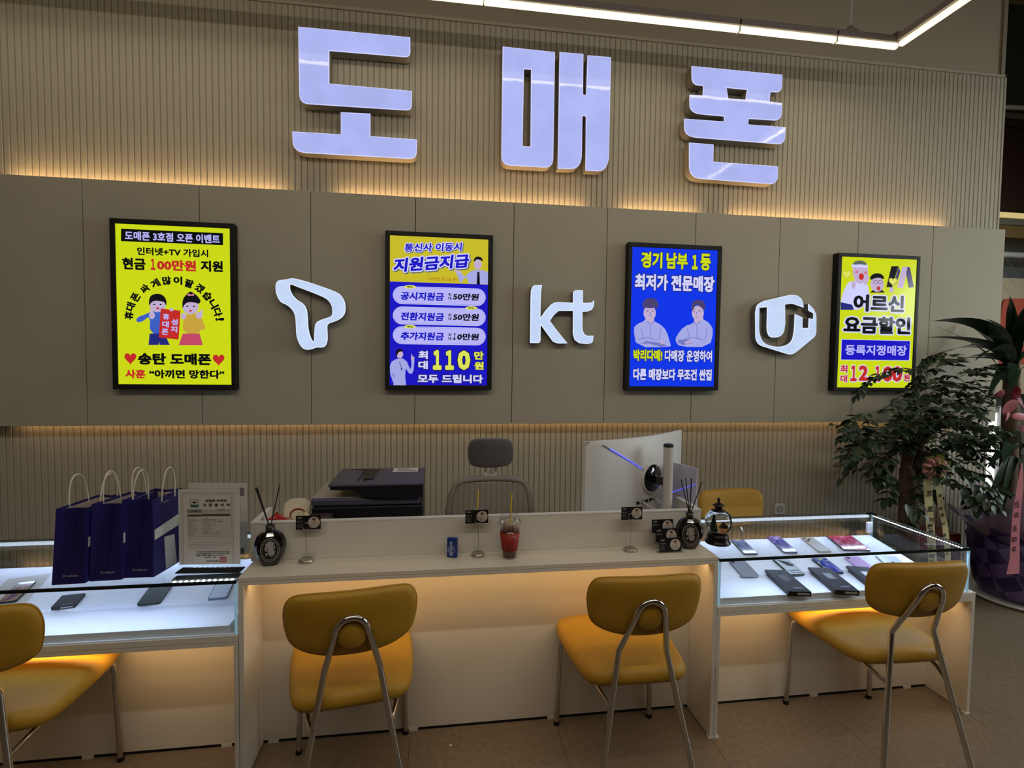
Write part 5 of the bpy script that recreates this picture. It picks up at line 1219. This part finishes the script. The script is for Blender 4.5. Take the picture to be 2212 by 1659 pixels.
# ribbon bow and hanging ribbons of the tree
M_rib1 = mat('cream_ribbon', lin(206, 196, 150), .45); M_pinkd = mat('dusty_pink_ribbon', lin(170, 110, 104), .4)
def ribbon(parent, pts, half, name, m_):
    """pts: points down the middle; half: half width vectors"""
    vs = []
    for p, h_ in zip(pts, half): vs += [p-h_, p+h_]
    return MB().faces(vs, [(2*i, 2*i+1, 2*i+3, 2*i+2) for i in range(len(pts)-1)], True).build(name, m_, parent)
def vribbon(parent, base, px, ws, Y, m_, chars, org, size, rot=0, inkm=M_ink):
    pts = [aty(x, y, Y)-base for x, y in px]
    hs = [Vector((w_, 0, 0)) for w_ in ws]
    o = ribbon(parent, pts, hs, 'ribbon', m_)
    for ch, (x, y) in zip(chars, org):
        c = aty(x, y, Y-.004)-base
        ux = Vector((cos(rot), 0, sin(rot))); uz = Vector((-sin(rot), 0, cos(rot)))
        text_fit(ch, c-ux*size/2-uz*size/2, ux, uz, size, size*.8, inkm, o, 'lettering', .03)
tb = Vector((BX, BY, 0))
vribbon(t, tb, [(2003, 1035), (2006, 1080), (2010, 1140), (2014, 1200), (2018, 1260), (2020, 1330)], [.028]*6, BY-.26, M_rib1, '프로이븐한구매하', [(2008, 1065), (2010, 1098), (2011, 1122), (2010, 1135), (2012, 1148), (2010, 1182), (2013, 1200), (2014, 1212)], .038)
vribbon(t, tb, [(2026, 1040), (2032, 1090), (2042, 1140), (2047, 1190), (2049, 1250), (2050, 1330)], [.020]*6, BY-.24, M_rib1, '휴대폰단골성', [(2031, 1070), (2032, 1098), (2036, 1112), (2038, 1130), (2041, 1155), (2045, 1195)], .024, .12)
b = MB()
for i in range(9):
    a = i*.7; c = aty(2020+18*cos(a), 1012+14*sin(a), BY-.29)-tb
    vs, fs = cushion([(.032*cos(k*pi/4), .020*sin(k*pi/4)) for k in range(8)], .018)
    bb = MB().faces(vs, fs, True).xf(Matrix.Translation(c) @ Matrix.Rotation(a, 4, 'Y') @ Matrix.Rotation(.5*a, 4, 'X'))
    me = bpy.data.meshes.new('t'); bb.bm.to_mesh(me); b.bm.from_mesh(me); bb.bm.free()
b.build('bow', M_pinkd, t)

# dragon tree: a crown of broad arching leaves on a cane, purple wrapped pot
DX, DY = 3.80, 2.95
t = thing('dragon_tree', 'tall broad-leaved plant on a thick cane in a purple checked wrap', 'plant', (DX, DY, 0))
td = Vector((DX, DY, 0))
MB().tube([(0, 0, .35), (-.01, 0, .9), (-.02, 0, 1.3), (-.03, 0, 1.62)], [.05, .048, .046, .04], 12).build('cane', M_bark, t)
MB().tube([(.12, .05, .35), (.12, .05, .7), (.13, .05, .98)], [.045, .043, .04], 12).build('cane', M_bark, t)
big = [leaf_mesh('leaf', .52, .070, d_, M_leaf2, .18, 12, 1.15, tw_) for d_ in (.5, .85, 1.2) for tw_ in (-.8, .8)]
def leaf_to(base, px, py, Y, k, sc=None, roll=0):
    e = aty(px, py, Y)-td; d = e-Vector(base); k = min(k+1, 2) if px < 2120 else k; dr = (.5, .85, 1.2)[k]; Y = min(Y, 3.08)
    a = math.atan2(dr, 1-.15*dr); L_ = d.length/math.hypot(dr, 1-.15*dr)
    hz_ = math.hypot(d.x, d.y); el = min(math.atan2(d.z, hz_)+a, 1.5)
    dd = Vector((d.x/hz_*cos(el), d.y/hz_*cos(el), sin(el)))
    o = bpy.data.objects.new('leaf', big[k*2+(rnd.random() < .5)]); C.objects.link(o); o.parent = t; o.matrix_local = aim(base, dd, roll*.4, L_/.52)
crown = (-.03, 0, 1.62)
for (px, py, dy, k) in ((2012, 694, -.18, 0), (2013, 728, -.12, 1), (2024, 760, -.25, 1), (2046, 790, -.2, 2), (2052, 752, .1, 1), (2085, 655, .05, 0), (2094, 690, -.3, 1), (2105, 725, -.35, 2), (2050, 805, .15, 1), (2090, 820, -.2, 2), (2110, 830, -.35, 2), (2150, 668, .1, 0), (2190, 640, -.1, 0), (2212, 660, -.3, 0), (2225, 690, -.2, 0), (2240, 730, 0, 1), (2245, 780, -.2, 1), (2230, 820, -.3, 2), (2200, 850, -.35, 2), (2160, 860, -.4, 2), (2130, 850, -.35, 2), (2176, 640, -.2, 0), (2120, 780, -.4, 1), (2070, 775, .2, 1), (2140, 700, -.3, 0), (2165, 690, .2, 0), (2212, 720, .25, 1), (2150, 820, .2, 2), (2186, 840, .15, 2)):
    leaf_to((crown[0]+rnd.uniform(-.02, .02), rnd.uniform(-.02, .02), crown[2]-rnd.uniform(0, .22)), px, py, DY+dy, k, roll=rnd.uniform(-.5, .5))
for (px, py, dy, k) in ((2100, 1008, -.2, 1), (2115, 960, -.1, 0), (2130, 1000, -.25, 1), (2190, 1080, -.3, 2), (2170, 1090, -.3, 2), (2210, 1060, -.3, 1), (2185, 930, -.2, 0), (2222, 960, -.1, 0), (2150, 1100, -.2, 2), (2080, 985, .0, 1)):
    leaf_to((.12, .05, .98+rnd.uniform(-.1, .02)), px, py, DY+dy, k, roll=rnd.uniform(-.4, .4))
# wrapped pot
M_wrap = mat('purple_check_wrap', lin(62, 44, 92), .35)
n_ = M_wrap.node_tree; tc = n_.nodes.new('ShaderNodeTexCoord'); mp = n_.nodes.new('ShaderNodeMapping'); mp.inputs['Rotation'].default_value = (.3, .4, .6)
ck = n_.nodes.new('ShaderNodeTexChecker'); ck.inputs['Scale'].default_value = 11; ck.inputs['Color1'].default_value = lin(52, 36, 84); ck.inputs['Color2'].default_value = lin(98, 78, 124)
n_.links.new(tc.outputs['Object'], mp.inputs[0]); n_.links.new(mp.outputs[0], ck.inputs[0]); n_.links.new(ck.outputs[0], n_.nodes['Principled BSDF'].inputs['Base Color'])
M_net = mat('lilac_tissue', lin(150, 130, 150), .6, alpha=.72)
PX, PY = 4.02-DX-.08, 2.98-DY
b = MB().lathe([(.0001, .03), (.22, .03), (.25, .08), (.29, .30), (.30, .40), (.26, .46), (.24, .42), (.0001, .40)], (PX, 0, 0), 40)
for v in b.bm.verts:
    a = math.atan2(v.co.y, v.co.x-PX); v.co += Vector((cos(a), sin(a), 0))*(.012*sin(9*a+v.co.z*9)+.008*sin(17*a))*min(1, v.co.z*4)
b.build('pot_wrap', M_wrap, t)
MB().lathe([(.0001, 0), (.28, 0), (.31, .022), (.30, .026), (.27, .010), (.0001, .010)], (PX, 0, 0), 40).build('saucer', M_whitep, t)
def frill(r0, r1, z0, z1, seed, amp):
    rr = random.Random(seed); vs = []; n = 60
    ph = [rr.random()*6 for _ in range(4)]
    for i in range(n):
        a = 2*pi*i/n; wv = sin(5*a+ph[0])*.5+sin(9*a+ph[1])*.3+sin(13*a+ph[2])*.3
        for k in range(5):
            s = k/4; r = r0+(r1-r0)*s+amp*wv*s; z = z0+(z1-z0)*s+amp*.8*sin(7*a+ph[3])*s
            vs.append((PX+r*cos(a), r*sin(a)*.68, z))
    return MB().faces(vs, [(i*5+k, i*5+k+1, ((i+1) % n)*5+k+1, ((i+1) % n)*5+k) for i in range(n) for k in range(4)], True)
frill(.24, .46, .40, .58, 1, .05).build('tissue_frill', M_net, t)
frill(.20, .34, .42, .74, 5, .05).build('tissue_frill', M_net, t)
frill(.27, .36, .36, .50, 8, .03).build('wrap_collar', M_wrap, t)
# pink ribbon and red bow
M_pk = mat('pink_ribbon', lin(196, 120, 132), .4); M_cr = mat('crimson_net', lin(120, 24, 44), .6)
vribbon(t, td, [(2208, 1000), (2204, 1050), (2196, 1110), (2193, 1160), (2192, 1205), (2188, 1240)], [.004, .022, .028, .030, .034, .044], DY-.42, M_pk, '번창박트부', [(2199, 1090), (2198, 1112), (2194, 1142), (2193, 1165), (2192, 1186)], .036, -1.4, mat('ribbon_ink', lin(60, 30, 50), .8))
for i, (px, py, s, mm) in enumerate(((2160, 850, .055, M_cr), (2195, 850, .06, M_cr), (2180, 880, .06, M_pk), (2205, 900, .055, M_pk), (2205, 870, .05, M_cr), (2176, 900, .045, M_pk), (2212, 925, .05, M_pk))):
    vs, fs = cushion([(s*.9*cos(k*pi/5), s*.45*sin(k*pi/5)) for k in range(10)], .006, lambda x, z: 9*x*z+.25*x)
    MB().faces(vs, fs, True).xf(Matrix.Translation(aty(px, py, DY-.36)-td) @ Matrix.Rotation(i*1.1, 4, 'Y') @ Matrix.Rotation(.4, 4, 'X')).build('bow_loop', mm, t)
# red box on the floor behind the case
tag(MB().box(-.14, .14, -.1, .1, 0, .42, .006).build('red_pot', mat('deep_red', lin(96, 10, 12), .4), loc=(3.42, 3.14, 0)), 'dark red planter box on the floor between the two plants', 'planter')
tag(MB().sphere((0, 0, .002), 1, 5, sc=(.006, .005, .003)).build('crumb', M_white, loc=atz(973, 1611, .001)), 'tiny white crumb lying on the floor before the counter', 'litter')
